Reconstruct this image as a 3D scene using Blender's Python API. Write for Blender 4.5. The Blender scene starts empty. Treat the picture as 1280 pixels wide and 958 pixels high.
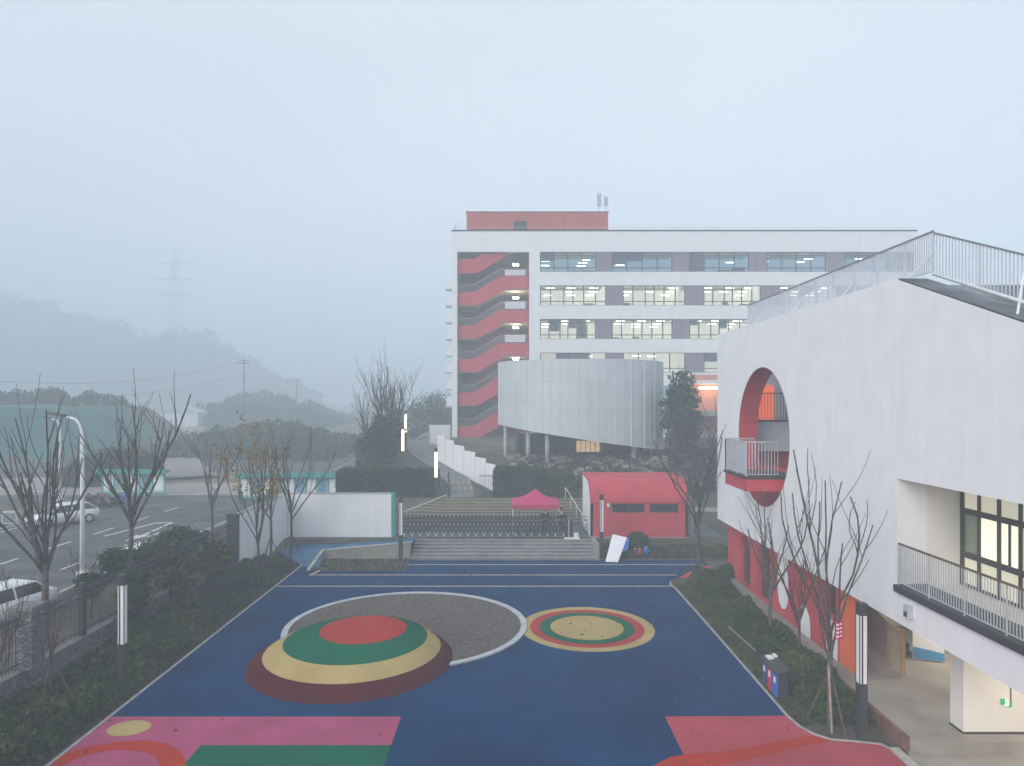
import bpy, math, random
import numpy as np
from mathutils import Vector
from mathutils.geometry import tessellate_polygon

random.seed(7)
R = math.radians
scene = bpy.context.scene
COL = scene.collection
F = 853.0
CX, CY, H = 640.0, 500.0, 10.0

def G(px, py, z=0.0):
    D = (H - z) * F / (py - CY)
    return ((px - CX) / F * D, D)

def PX(px, D):
    return (px - CX) / F * D

def PZ(py, D):
    return H - (py - CY) * D / F

# ------------------------------------------------------------------ materials
MATS = {}
def mat(name, col, rough=0.7, var=0.12, scale=3.0, bump=0.0, bscale=40.0, metal=0.0,
        emit=None, estr=0.0, streak=0.0, spec=0.5, col2=None, speckle=0.0, island=0.0, rvar=0.0):
    if name in MATS:
        return MATS[name]
    m = bpy.data.materials.new(name)
    m.use_nodes = True
    nt = m.node_tree; N = nt.nodes; L = nt.links
    b = N['Principled BSDF']
    b.inputs['Roughness'].default_value = rough
    b.inputs['Metallic'].default_value = metal
    b.inputs['Specular IOR Level'].default_value = spec
    tc = N.new('ShaderNodeTexCoord')
    n1 = N.new('ShaderNodeTexNoise'); n1.inputs['Scale'].default_value = scale
    n1.inputs['Detail'].default_value = 6.0
    L.new(tc.outputs['Object'], n1.inputs['Vector'])
    ramp = N.new('ShaderNodeValToRGB')
    c2 = col2 if col2 else tuple(min(1, c * (1 + var)) for c in col)
    c1 = col if col2 else tuple(c * (1 - var) for c in col)
    ramp.color_ramp.elements[0].position = 0.35
    ramp.color_ramp.elements[1].position = 0.65
    ramp.color_ramp.elements[0].color = (*c1, 1)
    ramp.color_ramp.elements[1].color = (*c2, 1)
    L.new(n1.outputs['Fac'], ramp.inputs['Fac'])
    out = ramp.outputs['Color']
    def mul(out, fac_socket, lo, hi):
        mr = N.new('ShaderNodeMapRange')
        mr.inputs['From Min'].default_value = 0.3; mr.inputs['From Max'].default_value = 0.7
        mr.inputs['To Min'].default_value = lo; mr.inputs['To Max'].default_value = hi
        L.new(fac_socket, mr.inputs['Value'])
        mx = N.new('ShaderNodeMix'); mx.data_type = 'RGBA'; mx.blend_type = 'MULTIPLY'
        mx.inputs[0].default_value = 1.0
        L.new(out, mx.inputs[6])
        cb = N.new('ShaderNodeCombineColor')
        for i in range(3): L.new(mr.outputs['Result'], cb.inputs[i])
        L.new(cb.outputs['Color'], mx.inputs[7])
        return mx.outputs[2]
    if streak > 0:
        mp = N.new('ShaderNodeMapping'); mp.inputs['Scale'].default_value = (2.6, 2.6, 0.16)
        L.new(tc.outputs['Object'], mp.inputs['Vector'])
        n2 = N.new('ShaderNodeTexNoise'); n2.inputs['Scale'].default_value = 1.6; n2.inputs['Detail'].default_value = 5
        L.new(mp.outputs['Vector'], n2.inputs['Vector'])
        out = mul(out, n2.outputs['Fac'], 1 - streak, 1.0)
    if speckle > 0:
        n3 = N.new('ShaderNodeTexNoise'); n3.inputs['Scale'].default_value = 90; n3.inputs['Detail'].default_value = 2
        L.new(tc.outputs['Object'], n3.inputs['Vector'])
        out = mul(out, n3.outputs['Fac'], 1 - speckle, 1 + speckle * .6)
    if island > 0:
        gm = N.new('ShaderNodeNewGeometry')
        mr = N.new('ShaderNodeMapRange'); mr.inputs['To Min'].default_value = 1 - island; mr.inputs['To Max'].default_value = 1 + island
        L.new(gm.outputs['Random Per Island'], mr.inputs['Value'])
        hs = N.new('ShaderNodeHueSaturation')
        L.new(mr.outputs['Result'], hs.inputs['Value']); L.new(out, hs.inputs['Color'])
        out = hs.outputs['Color']
    L.new(out, b.inputs['Base Color'])
    if rvar > 0:
        mr = N.new('ShaderNodeMapRange'); mr.inputs['From Min'].default_value = .35; mr.inputs['From Max'].default_value = .65
        mr.inputs['To Min'].default_value = max(.05, rough - rvar); mr.inputs['To Max'].default_value = min(1, rough + rvar)
        n4 = N.new('ShaderNodeTexNoise'); n4.inputs['Scale'].default_value = .5; n4.inputs['Detail'].default_value = 6
        L.new(tc.outputs['Object'], n4.inputs['Vector'])
        L.new(n4.outputs['Fac'], mr.inputs['Value']); L.new(mr.outputs['Result'], b.inputs['Roughness'])
    if bump > 0:
        n5 = N.new('ShaderNodeTexNoise'); n5.inputs['Scale'].default_value = bscale; n5.inputs['Detail'].default_value = 4
        L.new(tc.outputs['Object'], n5.inputs['Vector'])
        bp = N.new('ShaderNodeBump'); bp.inputs['Strength'].default_value = bump; bp.inputs['Distance'].default_value = .03
        L.new(n5.outputs['Fac'], bp.inputs['Height']); L.new(bp.outputs['Normal'], b.inputs['Normal'])
    if emit:
        b.inputs['Emission Color'].default_value = (*emit, 1)
        b.inputs['Emission Strength'].default_value = estr
    MATS[name] = m
    return m

def stone_mat(name, scale=(4.6, 4.6, 10.5), dark=(.06, .062, .065), a=(.10, .105, .115), b_=(.22, .225, .235)):
    m = bpy.data.materials.new(name); m.use_nodes = True
    nt = m.node_tree; N = nt.nodes; L = nt.links; b = N['Principled BSDF']
    tc = N.new('ShaderNodeTexCoord'); mp = N.new('ShaderNodeMapping'); mp.inputs['Scale'].default_value = scale
    L.new(tc.outputs['Object'], mp.inputs['Vector'])
    v = N.new('ShaderNodeTexVoronoi'); v.feature = 'DISTANCE_TO_EDGE'; v.inputs['Scale'].default_value = 1
    v2 = N.new('ShaderNodeTexVoronoi'); v2.inputs['Scale'].default_value = 1
    L.new(mp.outputs['Vector'], v.inputs['Vector']); L.new(mp.outputs['Vector'], v2.inputs['Vector'])
    rp = N.new('ShaderNodeValToRGB'); rp.color_ramp.elements[0].position = .02; rp.color_ramp.elements[1].position = .09
    L.new(v.outputs['Distance'], rp.inputs['Fac'])
    mx = N.new('ShaderNodeMix'); mx.data_type = 'RGBA'
    sp = N.new('ShaderNodeSeparateColor'); L.new(v2.outputs['Color'], sp.inputs['Color'])
    L.new(sp.outputs[0], mx.inputs[0]); mx.inputs[6].default_value = (*a, 1); mx.inputs[7].default_value = (*b_, 1)
    mx2 = N.new('ShaderNodeMix'); mx2.data_type = 'RGBA'
    L.new(rp.outputs['Color'], mx2.inputs[0]); mx2.inputs[6].default_value = (*dark, 1); L.new(mx.outputs[2], mx2.inputs[7])
    L.new(mx2.outputs[2], b.inputs['Base Color']); b.inputs['Roughness'].default_value = .85
    bp = N.new('ShaderNodeBump'); bp.inputs['Distance'].default_value = .05; bp.inputs['Strength'].default_value = .8
    L.new(rp.outputs['Color'], bp.inputs['Height']); L.new(bp.outputs['Normal'], b.inputs['Normal'])
    MATS[name] = m
    return m

def glass_mat(name, tint=(.74, .77, .78), fac=.35):
    m = bpy.data.materials.new(name); m.use_nodes = True
    nt = m.node_tree; N = nt.nodes; L = nt.links
    N.remove(N['Principled BSDF'])
    o = N['Material Output']
    t = N.new('ShaderNodeBsdfTransparent'); t.inputs['Color'].default_value = (*tint, 1)
    g = N.new('ShaderNodeBsdfGlossy'); g.inputs['Roughness'].default_value = .03
    g.inputs['Color'].default_value = (.8, .85, .9, 1)
    lw = N.new('ShaderNodeLayerWeight'); lw.inputs['Blend'].default_value = fac
    mx = N.new('ShaderNodeMixShader')
    L.new(lw.outputs['Fresnel'], mx.inputs[0]); L.new(t.outputs[0], mx.inputs[1]); L.new(g.outputs[0], mx.inputs[2])
    L.new(mx.outputs[0], o.inputs['Surface'])
    MATS[name] = m
    return m

def leaf_mat(name, c1, c2, island=.45, trans=.25):
    m = mat(name, c1, rough=.65, col2=c2, scale=.9, island=island, spec=.08)
    return m

M_blue = mat('blue_rubber', (.000, .024, .090), .75, col2=(.000, .042, .135), scale=.3, bump=.25, bscale=150, speckle=.25, rvar=.12, spec=.0)
M_pink = mat('pink_rubber', (.36, .075, .15), .7, .1, .6, .25, 150, speckle=.2, spec=.0)
M_salmon = mat('salmon_rubber', (.38, .065, .085), .7, .1, .6, .25, 150, speckle=.2, spec=.0)
M_orangered = mat('orange_red_rubber', (.40, .035, .02), .7, .1, .6, .25, 150, speckle=.2, spec=.0)
M_green = mat('green_rubber', (.002, .105, .055), .7, .12, .6, .25, 150, speckle=.2, spec=.0)
M_tan = mat('tan_rubber', (.40, .31, .13), .7, .1, .6, .25, 150, speckle=.2, spec=.0)
M_red = mat('red_rubber', (.36, .04, .035), .7, .1, .6, .25, 150, speckle=.2, spec=.0)
M_maroon = mat('maroon_rubber', (.075, .006, .01), .7, .15, .6, .25, 150, speckle=.2, spec=.0)
M_line = mat('cream_line', (.52, .47, .32), .7, .15, 2)
M_concrete = mat('concrete', (.22, .205, .18), .8, scale=.6, col2=(.34, .32, .285), bump=.3, bscale=25, speckle=.1, rvar=.2)
M_kerb = mat('kerb_concrete', (.36, .37, .37), .8, .2, 3, .2)
M_ringkerb = mat('white_kerb', (.40, .43, .46), .7, .12, 2)
M_soil = mat('soil', (.045, .038, .028), .95, col2=(.10, .08, .05), scale=2.2, bump=.8, bscale=9, speckle=.35)
M_gravel = mat('gravel', (.055, .045, .04), .95, col2=(.13, .105, .085), scale=5, bump=1.0, bscale=14, speckle=.5)
M_ground = mat('ground_earth', (.05, .055, .035), .95, col2=(.13, .11, .075), scale=.25, bump=.8, bscale=3, speckle=.3)
M_asphalt = mat('asphalt', (.06, .064, .07), .75, .15, .3, .3, 60, speckle=.15, rvar=.2)
M_paint = mat('road_paint', (.55, .55, .53), .7, .25, 3)
M_facade = mat('white_render', (.77, .785, .81), .8, .03, 1.1, .15, 30, streak=.055)
M_inner = mat('warm_white_render', (.72, .70, .66), .8, .04, .8, .08, 30)
M_redwall = mat('red_render', (.50, .045, .065), .75, .1, .8, .1, 30, streak=.12)
M_redin = mat('red_lining', (.42, .03, .05), .7, .08, .8)
M_orange = mat('orange_render', (.72, .13, .03), .75, .08, .8)
M_dark = mat('dark_metal', (.028, .031, .037), .5, .15, 5)
M_bronze = mat('bronze_frame', (.035, .030, .024), .5, .15, 5)
M_rail = mat('grey_rail', (.42, .45, .50), .5, .08, 4)
M_palerail = mat('pale_rail', (.5, .54, .62), .5, .06, 4)
M_capgrey = mat('rail_cap_grey', (.2, .2, .23), .5, .06, 4)
M_railcap = mat('brown_handrail', (.12, .085, .075), .5, .1, 4)
M_whitemetal = mat('white_metal', (.7, .72, .74), .5, .06, 4)
M_acryl = mat('acrylic', (.78, .8, .82), .35, .03, 4)
M_acryl_lit = mat('acrylic_lit', (.8, .8, .75), .35, .03, 4, emit=(1, .84, .52), estr=2.4)
M_bark = mat('bark', (.05, .042, .037), .9, scale=6, col2=(.11, .095, .08), bump=.6, bscale=30)
M_barkdark = mat('bark_dark', (.03, .027, .025), .9, scale=6, col2=(.07, .058, .05), bump=.6, bscale=30)
M_barkred = mat('bark_red', (.055, .028, .024), .9, scale=6, col2=(.11, .055, .045), bump=.6, bscale=30)
M_stake = mat('wood_stake', (.30, .26, .2), .8, .2, 5)
M_leafA = leaf_mat('leaf_dark', (.016, .034, .010), (.045, .07, .016))
M_leafB = leaf_mat('leaf_olive', (.03, .045, .012), (.075, .085, .024))
M_leafC = leaf_mat('leaf_hedge', (.02, .05, .022), (.035, .075, .025))
M_leafY = leaf_mat('leaf_yellow', (.18, .12, .03), (.36, .23, .06))
M_leafBr = leaf_mat('leaf_brown', (.05, .038, .022), (.1, .075, .035))
M_core = mat('hedge_core', (.012, .018, .008), .95, .3, 3)
M_netting = mat('green_netting', (.012, .085, .085), .85, scale=.12, col2=(.03, .16, .14), bump=.6, bscale=1.5)
M_forest = mat('forest_floor', (.03, .045, .03), .95, scale=.1, col2=(.06, .07, .05))
M_stone = stone_mat('stone_cladding')
M_glass = glass_mat('window_glass')
M_litroom = mat('room_wall', (.62, .60, .52), .9, .08, 1.0)
M_litroomE = mat('room_wall_glow', (.62, .60, .52), .9, .08, 1.0, emit=(1, .95, .8), estr=.45)  # warm self-glow put into the room walls in place of lamp light
M_litroomD = mat('room_wall_blue_glow', (.3, .42, .5), .9, .08, 1.0, emit=(.55, .82, 1), estr=.26)  # weaker blue self-glow, also standing in for light on the room walls
M_lamp = mat('lamp_tube', (.9, .9, .9), .5, 0.01, 1, emit=(1, .97, .85), estr=9.0)
M_pane_lit = mat('lit_pane', (.75, .72, .6), .3, .06, .8, emit=(1, .93, .72), estr=.42)
M_pane_dim = mat('curtained_pane', (.5, .48, .38), .3, .1, 1.2, emit=(1, .95, .7), estr=.2)
M_pane_green = mat('green_tint_pane', (.22, .27, .2), .25, .1, 1)
M_glassdark = mat('dark_glass', (.02, .024, .03), .12, .2, 1)
M_mauve = mat('ribbed_panel', (.30, .26, .33), .7, .05, 3)
M_perf = mat('perforated_metal', (.50, .55, .58), .55, .05, .5, metal=.1)
M_perfseam = mat('panel_seam', (.66, .70, .73), .5, .05, 3)
M_stair = mat('step_stone', (.17, .175, .175), .8, .2, 1.2, .2, speckle=.15)
M_stairlight = mat('step_nosing', (.30, .30, .29), .8, .15, 2)
M_stairY = mat('step_sandstone', (.30, .26, .17), .8, .2, 1.2)
M_tent = mat('magenta_canvas', (.46, .02, .11), .7, .08, 1.5)
M_carwhite = mat('car_white', (.72, .74, .76), .25, .02, 1)
M_tyre = mat('tyre', (.02, .02, .02), .85, .1, 8)
M_teal = mat('teal_frame', (.02, .28, .26), .6, .1, 3)
M_skin = mat('skin', (.45, .27, .2), .6, .05, 5)
M_coat = mat('dark_cloth', (.015, .016, .02), .85, .2, 8)
M_signgreen = mat('sign_green', (.01, .25, .09), .5, .03, 3, emit=(.05, 1, .35), estr=.15)
M_blueplastic = mat('blue_plastic', (.01, .12, .55), .4, .05, 3)
M_redplastic = mat('red_plastic', (.45, .02, .06), .4, .05, 3)
M_board = mat('white_board', (.75, .77, .82), .6, .04, 2)
M_rock = mat('rubble', (.16, .15, .12), .9, col2=(.34, .32, .26), scale=1.5, bump=.6, bscale=8, island=.3)
M_orangelit = mat('orange_door_glow', (.8, .15, .06), .6, .05, 2, emit=(1, .16, .06), estr=.35)  # emission stands in for lamp glow falling on the door
M_roofdark = mat('dark_roof', (.035, .042, .055), .35, .25, 1.4, rvar=.15)
M_pinkish = mat('penthouse_red', (.46, .09, .08), .8, .08, 1, streak=.12)

# ------------------------------------------------------------------ tagging
def tag(o, label=None, cat=None, group=None, kind=None):
    if label: o['label'] = label
    if cat: o['category'] = cat
    if group: o['group'] = group
    if kind: o['kind'] = kind
    return o

def thing(name, loc, label, cat, group=None, rz=0.0):
    o = bpy.data.objects.new(name, None)
    o.empty_display_size = .3
    COL.objects.link(o)
    o.location = loc; o.rotation_euler = (0, 0, rz)
    return tag(o, label, cat, group)

def wloc(o):
    v = Vector((0, 0, 0))
    while o is not None:
        v = v + Vector(o.location); o = o.parent
    return v

def copy_tree(o, parent=None):
    c = o.copy(); COL.objects.link(c); c.parent = parent
    for ch in list(o.children): copy_tree(ch, c)
    return c

class MB:
    def __init__(s):
        s.v = []; s.f = []
    def add(s, vs, fs):
        n = len(s.v); s.v += [tuple(v) for v in vs]; s.f += [tuple(i + n for i in f) for f in fs]
        return s
    def box(s, x0, x1, y0, y1, z0, z1):
        return s.add([(x0,y0,z0),(x1,y0,z0),(x1,y1,z0),(x0,y1,z0),(x0,y0,z1),(x1,y0,z1),(x1,y1,z1),(x0,y1,z1)],
              [(0,3,2,1),(4,5,6,7),(0,1,5,4),(1,2,6,5),(2,3,7,6),(3,0,4,7)])
    def bar(s, a, b, r0, r1=None, n=6, flat=None):
        r1 = r0 if r1 is None else r1
        a = Vector(a); b = Vector(b); d = (b - a)
        if d.length < 1e-6: return s
        d.normalize()
        u = d.cross(Vector((0, 0, 1)) if abs(d.z) < .9 else Vector((0, 1, 0))); u.normalize(); w = d.cross(u)
        ph = math.pi / n if n == 4 else 0
        vs = []
        for p, r in ((a, r0), (b, r1)):
            for i in range(n):
                t = 2 * math.pi * i / n + ph
                vs.append(p + u * math.cos(t) * r + w * math.sin(t) * r)
        fs = [(i, (i + 1) % n, (i + 1) % n + n, i + n) for i in range(n)]
        fs += [tuple(range(n - 1, -1, -1)), tuple(range(n, 2 * n))]
        return s.add(vs, fs)
    def tube(s, pts, rad, n=6):
        pts = [Vector(p) for p in pts]
        vs = []; 
        pu = None
        for i, p in enumerate(pts):
            d = (pts[min(i + 1, len(pts) - 1)] - pts[max(i - 1, 0)]).normalized()
            if pu is None:
                u = d.cross(Vector((0, 0, 1)) if abs(d.z) < .9 else Vector((0, 1, 0)))
            else:
                u = pu - d * pu.dot(d)
            u.normalize(); pu = u; w = d.cross(u)
            r = rad[i] if isinstance(rad, (list, tuple)) else rad
            for k in range(n):
                t = 2 * math.pi * k / n
                vs.append(p + u * math.cos(t) * r + w * math.sin(t) * r)
        fs = []
        for i in range(len(pts) - 1):
            for k in range(n):
                k2 = (k + 1) % n
                fs.append((i*n+k, i*n+k2, (i+1)*n+k2, (i+1)*n+k))
        fs += [tuple(range(n - 1, -1, -1)), tuple(range((len(pts)-1)*n, len(pts)*n))]
        return s.add(vs, fs)
    def lathe(s, prof, c=(0, 0, 0), n=64, offs=None, cap=True, sy=1.0):
        vs = []
        for j, (r, z) in enumerate(prof):
            ox = offs[j] if offs else 0
            for i in range(n):
                t = 2 * math.pi * i / n
                vs.append((c[0] + ox + r * math.cos(t), c[1] + sy * r * math.sin(t), c[2] + z))
        fs = []
        for j in range(len(prof) - 1):
            for i in range(n):
                k = (i + 1) % n
                fs.append((j*n+i, j*n+k, (j+1)*n+k, (j+1)*n+i))
        if cap:
            fs.append(tuple(range((len(prof)-1)*n, len(prof)*n)))
        return s.add(vs, fs)
    def prism(s, loops, axis, t0, t1):
        """loops: outer + holes of 2D points; axis x: (y,z); y: (x,z); z: (x,y)."""
        def p3(p, t):
            if axis == 'x': return (t, p[0], p[1])
            if axis == 'y': return (p[0], t, p[1])
            return (p[0], p[1], t)
        flat = [p for l in loops for p in l]
        tris = tessellate_polygon([[Vector((p[0], p[1], 0)) for p in l] for l in loops])
        n = len(flat)
        vs = [p3(p, t0) for p in flat] + [p3(p, t1) for p in flat]
        fs = []
        for t in tris:
            fs.append(tuple(t)); fs.append(tuple(i + n for i in reversed(t)))
        o = 0
        for l in loops:
            m = len(l)
            for i in range(m):
                k = (i + 1) % m
                fs.append((o + i, o + k, o + k + n, o + i + n))
            o += m
        return s.add(vs, fs)
    def sheet(s, pts, z):
        tris = tessellate_polygon([[Vector((p[0], p[1], 0)) for p in pts]])
        vs = [(p[0], p[1], z) for p in pts]
        return s.add(vs, [tuple(t) for t in tris])
    def build(s, name, m, parent=None, world=True, smooth=False, fix=True):
        me = bpy.data.meshes.new(name)
        off = wloc(parent) if (parent is not None and world) else Vector((0, 0, 0))
        me.from_pydata([(v[0]-off.x, v[1]-off.y, v[2]-off.z) for v in s.v], [], s.f)
        if fix:
            import bmesh
            bm = bmesh.new(); bm.from_mesh(me)
            bmesh.ops.recalc_face_normals(bm, faces=bm.faces)
            bm.to_mesh(me); bm.free()
        me.materials.append(m)
        if smooth:
            me.polygons.foreach_set('use_smooth', [True] * len(me.polygons))
        o = bpy.data.objects.new(name, me)
        COL.objects.link(o)
        o.parent = parent
        return o

def struct(o): return tag(o, kind='structure')

def flat(name, pts, z, m):
    s = MB().sheet(pts, z)
    o = s.build(name, m, fix=False)
    me = o.data
    if me.polygons and sum(p.normal.z for p in me.polygons) < 0: me.flip_normals()
    return struct(o)

def ell(cx, cy, rx, ry, n=72):
    return [(cx + rx*math.cos(2*math.pi*i/n), cy + ry*math.sin(2*math.pi*i/n)) for i in range(n)]

def ringmesh(cx, cy, rx0, ry0, rx1, ry1, z, n=96):
    s = MB(); vs = []; 
    for i in range(n):
        t = 2*math.pi*i/n
        vs.append((cx + rx0*math.cos(t), cy + ry0*math.sin(t), z)); vs.append((cx + rx1*math.cos(t), cy + ry1*math.sin(t), z))
    fs = [(2*i, 2*i+1, (2*i+3) % (2*n), (2*i+2) % (2*n)) for i in range(n)]
    return s.add(vs, fs)

# ------------------------------------------------------------------ leaves and trees
def leaf_cloud(name, P, size, m, parent=None, aspect=1.6, seed=1, up=0.0, off=None):
    rng = np.random.default_rng(seed)
    n = len(P)
    a = rng.normal(size=(n, 3)); a[:, 2] *= (1 - up); a /= np.linalg.norm(a, axis=1)[:, None]
    b = rng.normal(size=(n, 3)); b -= a * (a * b).sum(1)[:, None]; b /= np.linalg.norm(b, axis=1)[:, None]
    sz = size * rng.uniform(.6, 1.35, n)[:, None]
    a = a * sz * aspect * .5; b = b * sz * .5
    V = np.empty((n, 4, 3)); V[:, 0] = P - a; V[:, 1] = P + b * .9; V[:, 2] = P + a; V[:, 3] = P - b * .9
    if parent is not None:
        w = wloc(parent); V -= np.array(w)
    me = bpy.data.meshes.new(name)
    me.vertices.add(n * 4); me.vertices.foreach_set('co', V.reshape(-1).astype(np.float32))
    me.loops.add(n * 4); me.loops.foreach_set('vertex_index', np.arange(n * 4, dtype=np.int32))
    me.polygons.add(n); me.polygons.foreach_set('loop_start', np.arange(0, n * 4, 4, dtype=np.int32))
    me.update(calc_edges=True)
    me.materials.append(m)
    o = bpy.data.objects.new(name, me); COL.objects.link(o); o.parent = parent
    return o

def ell_points(rng, c, r, n, shell=.5):
    d = rng.normal(size=(n, 3)); d /= np.linalg.norm(d, axis=1)[:, None]
    q = rng.uniform(shell, 1, n) ** .5
    return np.array(c) + d * q[:, None] * np.array(r)

def clump_points(rng, c, r, nclump, nper, cr):
    """irregular crown: leaves gathered in small clumps inside an ellipsoid"""
    cc = ell_points(rng, c, r, nclump, .15)
    P = []
    for k in cc:
        s = cr * rng.uniform(.5, 1.3)
        P.append(k + rng.normal(size=(nper, 3)) * np.array([s, s, s * .7]) * .5)
    return np.concatenate(P)

def bare_tree(name, base, h, fork, spread, label, group, seed, r=.09, limbs=7, m=None, lean=(0, 0), leafy=None, sub=3, stakes=0, twig=True, cat='tree', vase=1.0):
    rnd = random.Random(seed)
    m = m or M_barkdark
    t = thing(name, base, label, cat, group)
    b = Vector(base)
    top = b + Vector((lean[0], lean[1], fork))
    tr = MB()
    mid = b.lerp(top, .5) + Vector((rnd.uniform(-.05, .05), rnd.uniform(-.05, .05), 0))
    tr.tube([b - Vector((0, 0, .08)), b + Vector((0, 0, .12)), mid, top], [r*1.6, r*1.15, r, r*.95], 8)
    tr.build('trunk', m, t, smooth=True)
    br = MB(); tips = []
    def grow(p, d, L, r0, depth):
        n = 8 if depth == 0 else 5
        pts = [p]; q = Vector(p); dd = Vector(d)
        bend = Vector((rnd.gauss(0, .075), rnd.gauss(0, .075), rnd.uniform(-.02, .05)))
        for i in range(n):
            if i == n // 2: bend = -bend * rnd.uniform(.3, 1.2)
            dd = (dd + bend + Vector((rnd.gauss(0, .06), rnd.gauss(0, .06), .07))).normalized()
            q = q + dd * (L / n); pts.append(q.copy())
        r1 = r0 * (.5 if depth < 2 else .6)
        rs = [r0 + (r1 - r0) * i / n for i in range(n + 1)]
        br.tube(pts, rs, 6 if depth == 0 else 4)
        tips.append(pts[-1]); tips.append(pts[-2])
        if depth < (2 if twig else 1):
            k = sub if depth == 0 else 2
            for j in range(k):
                f = rnd.uniform(.25, .85)
                i = min(n - 1, int(f * n)); sp = pts[i].lerp(pts[i+1], f*n - i)
                ax = Vector((rnd.gauss(0, 1), rnd.gauss(0, 1), rnd.gauss(0, .3))).normalized()
                nd = (dd + ax * rnd.uniform(.35, .75)).normalized()
                nd.z = abs(nd.z) * .8 + .25; nd.normalize()
                grow(sp, nd, L * rnd.uniform(.3, .55), max(.007, rs[i] * .55), depth + 1)
    hl = h - fork
    a0 = rnd.uniform(0, 6.28)
    for k in range(limbs):
        a = a0 + 2 * math.pi * k / limbs + rnd.uniform(-.3, .3)
        tilt = math.atan2(spread, hl) * rnd.uniform(.35, 1.15) * vase * 1.25
        d = Vector((math.cos(a) * math.sin(tilt), math.sin(a) * math.sin(tilt), math.cos(tilt)))
        st = b.lerp(top, rnd.uniform(.72, 1.0))
        grow(st, d, hl * rnd.uniform(.62, 1.06) / max(.8, math.cos(tilt)), r * rnd.uniform(.42, .6), 0)
    br.build('crown', m, t, smooth=True)
    if leafy:
        rng = np.random.default_rng(seed)
        T = np.array([tuple(x) for x in tips])
        T = T[rng.random(len(T)) < leafy[1]]
        P = np.repeat(T, leafy[2], axis=0) + rng.normal(size=(len(T)*leafy[2], 3)) * .16
        leaf_cloud('leaves', P, leafy[3], leafy[0], t, seed=seed)
    if stakes:
        for k in range(stakes):
            a = 2*math.pi*k/stakes + rnd.random()
            s = MB().bar((b.x + .75*math.cos(a), b.y + .75*math.sin(a), b.z - .02), (b.x + .07*math.cos(a), b.y + .07*math.sin(a), b.z + 1.6), .035, .03)
            s.build('support_stake', M_bark, t)
    return t

def bushy_tree(name, base, h, rx, label, group, seed, n=9000, size=.11, m=None, trunk=.9, cat='tree', nclump=70):
    rng = np.random.default_rng(seed)
    t = thing(name, base, label, cat, group)
    b = Vector(base)
    s = MB()
    s.tube([b - Vector((0,0,.05)), b + Vector((.03, 0, h*.4)), b + Vector((0, .05, h*.85))], [.06, .045, .02], 6)
    for k in range(7):
        a = rng.uniform(0, 6.28); z = h * rng.uniform(.25, .7)
        s.tube([b + Vector((0,0,z)), b + Vector((math.cos(a)*rx*.7, math.sin(a)*rx*.7, z + h*.2))], [.025, .01], 5)
    s.build('trunk', M_barkdark, t, smooth=True)
    cz = trunk + (h - trunk) / 2
    P = clump_points(rng, (b.x, b.y, b.z + cz), (rx, rx, (h - trunk)/2), nclump, n // nclump, rx*.35)
    P = P[P[:, 2] > b.z + .15]
    leaf_cloud('crown', P, size, m or M_leafB, t, seed=seed)
    return t

# ================================================================== TERRAIN
def sm(a, b, x):
    t = max(0.0, min(1.0, (x - a) / (b - a))); return t * t * (3 - 2 * t)

def hz(x, y):
    # road side (left)
    left = 0.97 + 0.006 * max(0, y - 90)
    # school side
    if y < 42.8: s = -0.05
    elif y < 44.55 and x > -14.9: s = -0.05
    elif y < 50.0: s = .93
    elif y < 54.0: s = .93 + (y - 50) / 4 * 1.2
    else:
        path = 2.15 + (y - 54) * .133
        if y > 75: path = 4.94 + (y - 75) * .06
        bank = 2.15 + sm(54.5, 61.5, y) * 2.6 + sm(62, 75, y) * .25
        wx = -1.5 - (y - 56) * .543
        w = sm(wx + .8, wx + 3.0, x)
        s = path * (1 - w) + bank * w
        if y > 120: s = 7.6
    if y < 44.55:
        return left if x < -16.0 else s
    k = sm(-16.6, -12.8, x) if y > 52 else (1.0 if x > -15.5 else 0.0)
    if y >= 44.55 and y <= 52: return s * k + left * (1 - k)
    z = s * k + left * (1 - k)
    if y > 120: z = z + (left - z) * sm(120, 170, y)
    return z

def hills(x, y):
    z = 0
    # netted cutting on the left
    e = ((x + 84) / 22) ** 2 * (1 if x > -84 else .18) + ((y - 118) / 40) ** 2
    if e < 1: z = max(z, 7.6 * min(1, (1 - e) * 1.8))
    return z

xs = sorted(set([-900, -600, -400, -300, -220, -170, -140] + [-120 + 3*i for i in range(28)] + [-38 + 1.5*i for i in range(15)] +
     [-16.02, -15.98, -15.5, -14.9, -14.0, -12] + [-11 + i for i in range(30)] + [22, 26, 32, 40, 60, 100, 200, 400, 900]))
ys = sorted(set([-60, -20, 0, 10, 20, 30, 36, 40, 42, 44.5, 44.6, 46, 48, 50, 52, 53, 54] + [54 + .8*i for i in range(1, 28)] +
     [78 + 3*i for i in range(40)] + [215, 240, 270, 300, 340, 400, 500, 650, 880]))
rr = random.Random(3)
gv = []; 
for y in ys:
    for x in xs:
        z = hz(x, y)
        if y > 66 and x < -24: z += hills(x, y)
        if (y > 56 and x > 0.5 and y < 75): z += rr.uniform(-.18, .2)
        elif y > 80: z += rr.uniform(-.1, .1)
        gv.append((x, y, z))
nx = len(xs)
gf = [(j*nx+i, j*nx+i+1, (j+1)*nx+i+1, (j+1)*nx+i) for j in range(len(ys)-1) for i in range(nx-1)]
g = MB().add(gv, gf).build('ground', M_ground, smooth=False, fix=False)
struct(g)

def surf(name, f, x0, x1, y0, y1, n, m2, m, lift=.03):
    vs = []
    for j in range(m2 + 1):
        for i in range(n + 1):
            x = x0 + (x1-x0)*i/n; y = y0 + (y1-y0)*j/m2
            vs.append((x, y, f(x, y) + lift))
    fs = [(j*(n+1)+i, j*(n+1)+i+1, (j+1)*(n+1)+i+1, (j+1)*(n+1)+i) for j in range(m2) for i in range(n)]
    return MB().add(vs, fs).build(name, m, fix=False, smooth=True)

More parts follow.
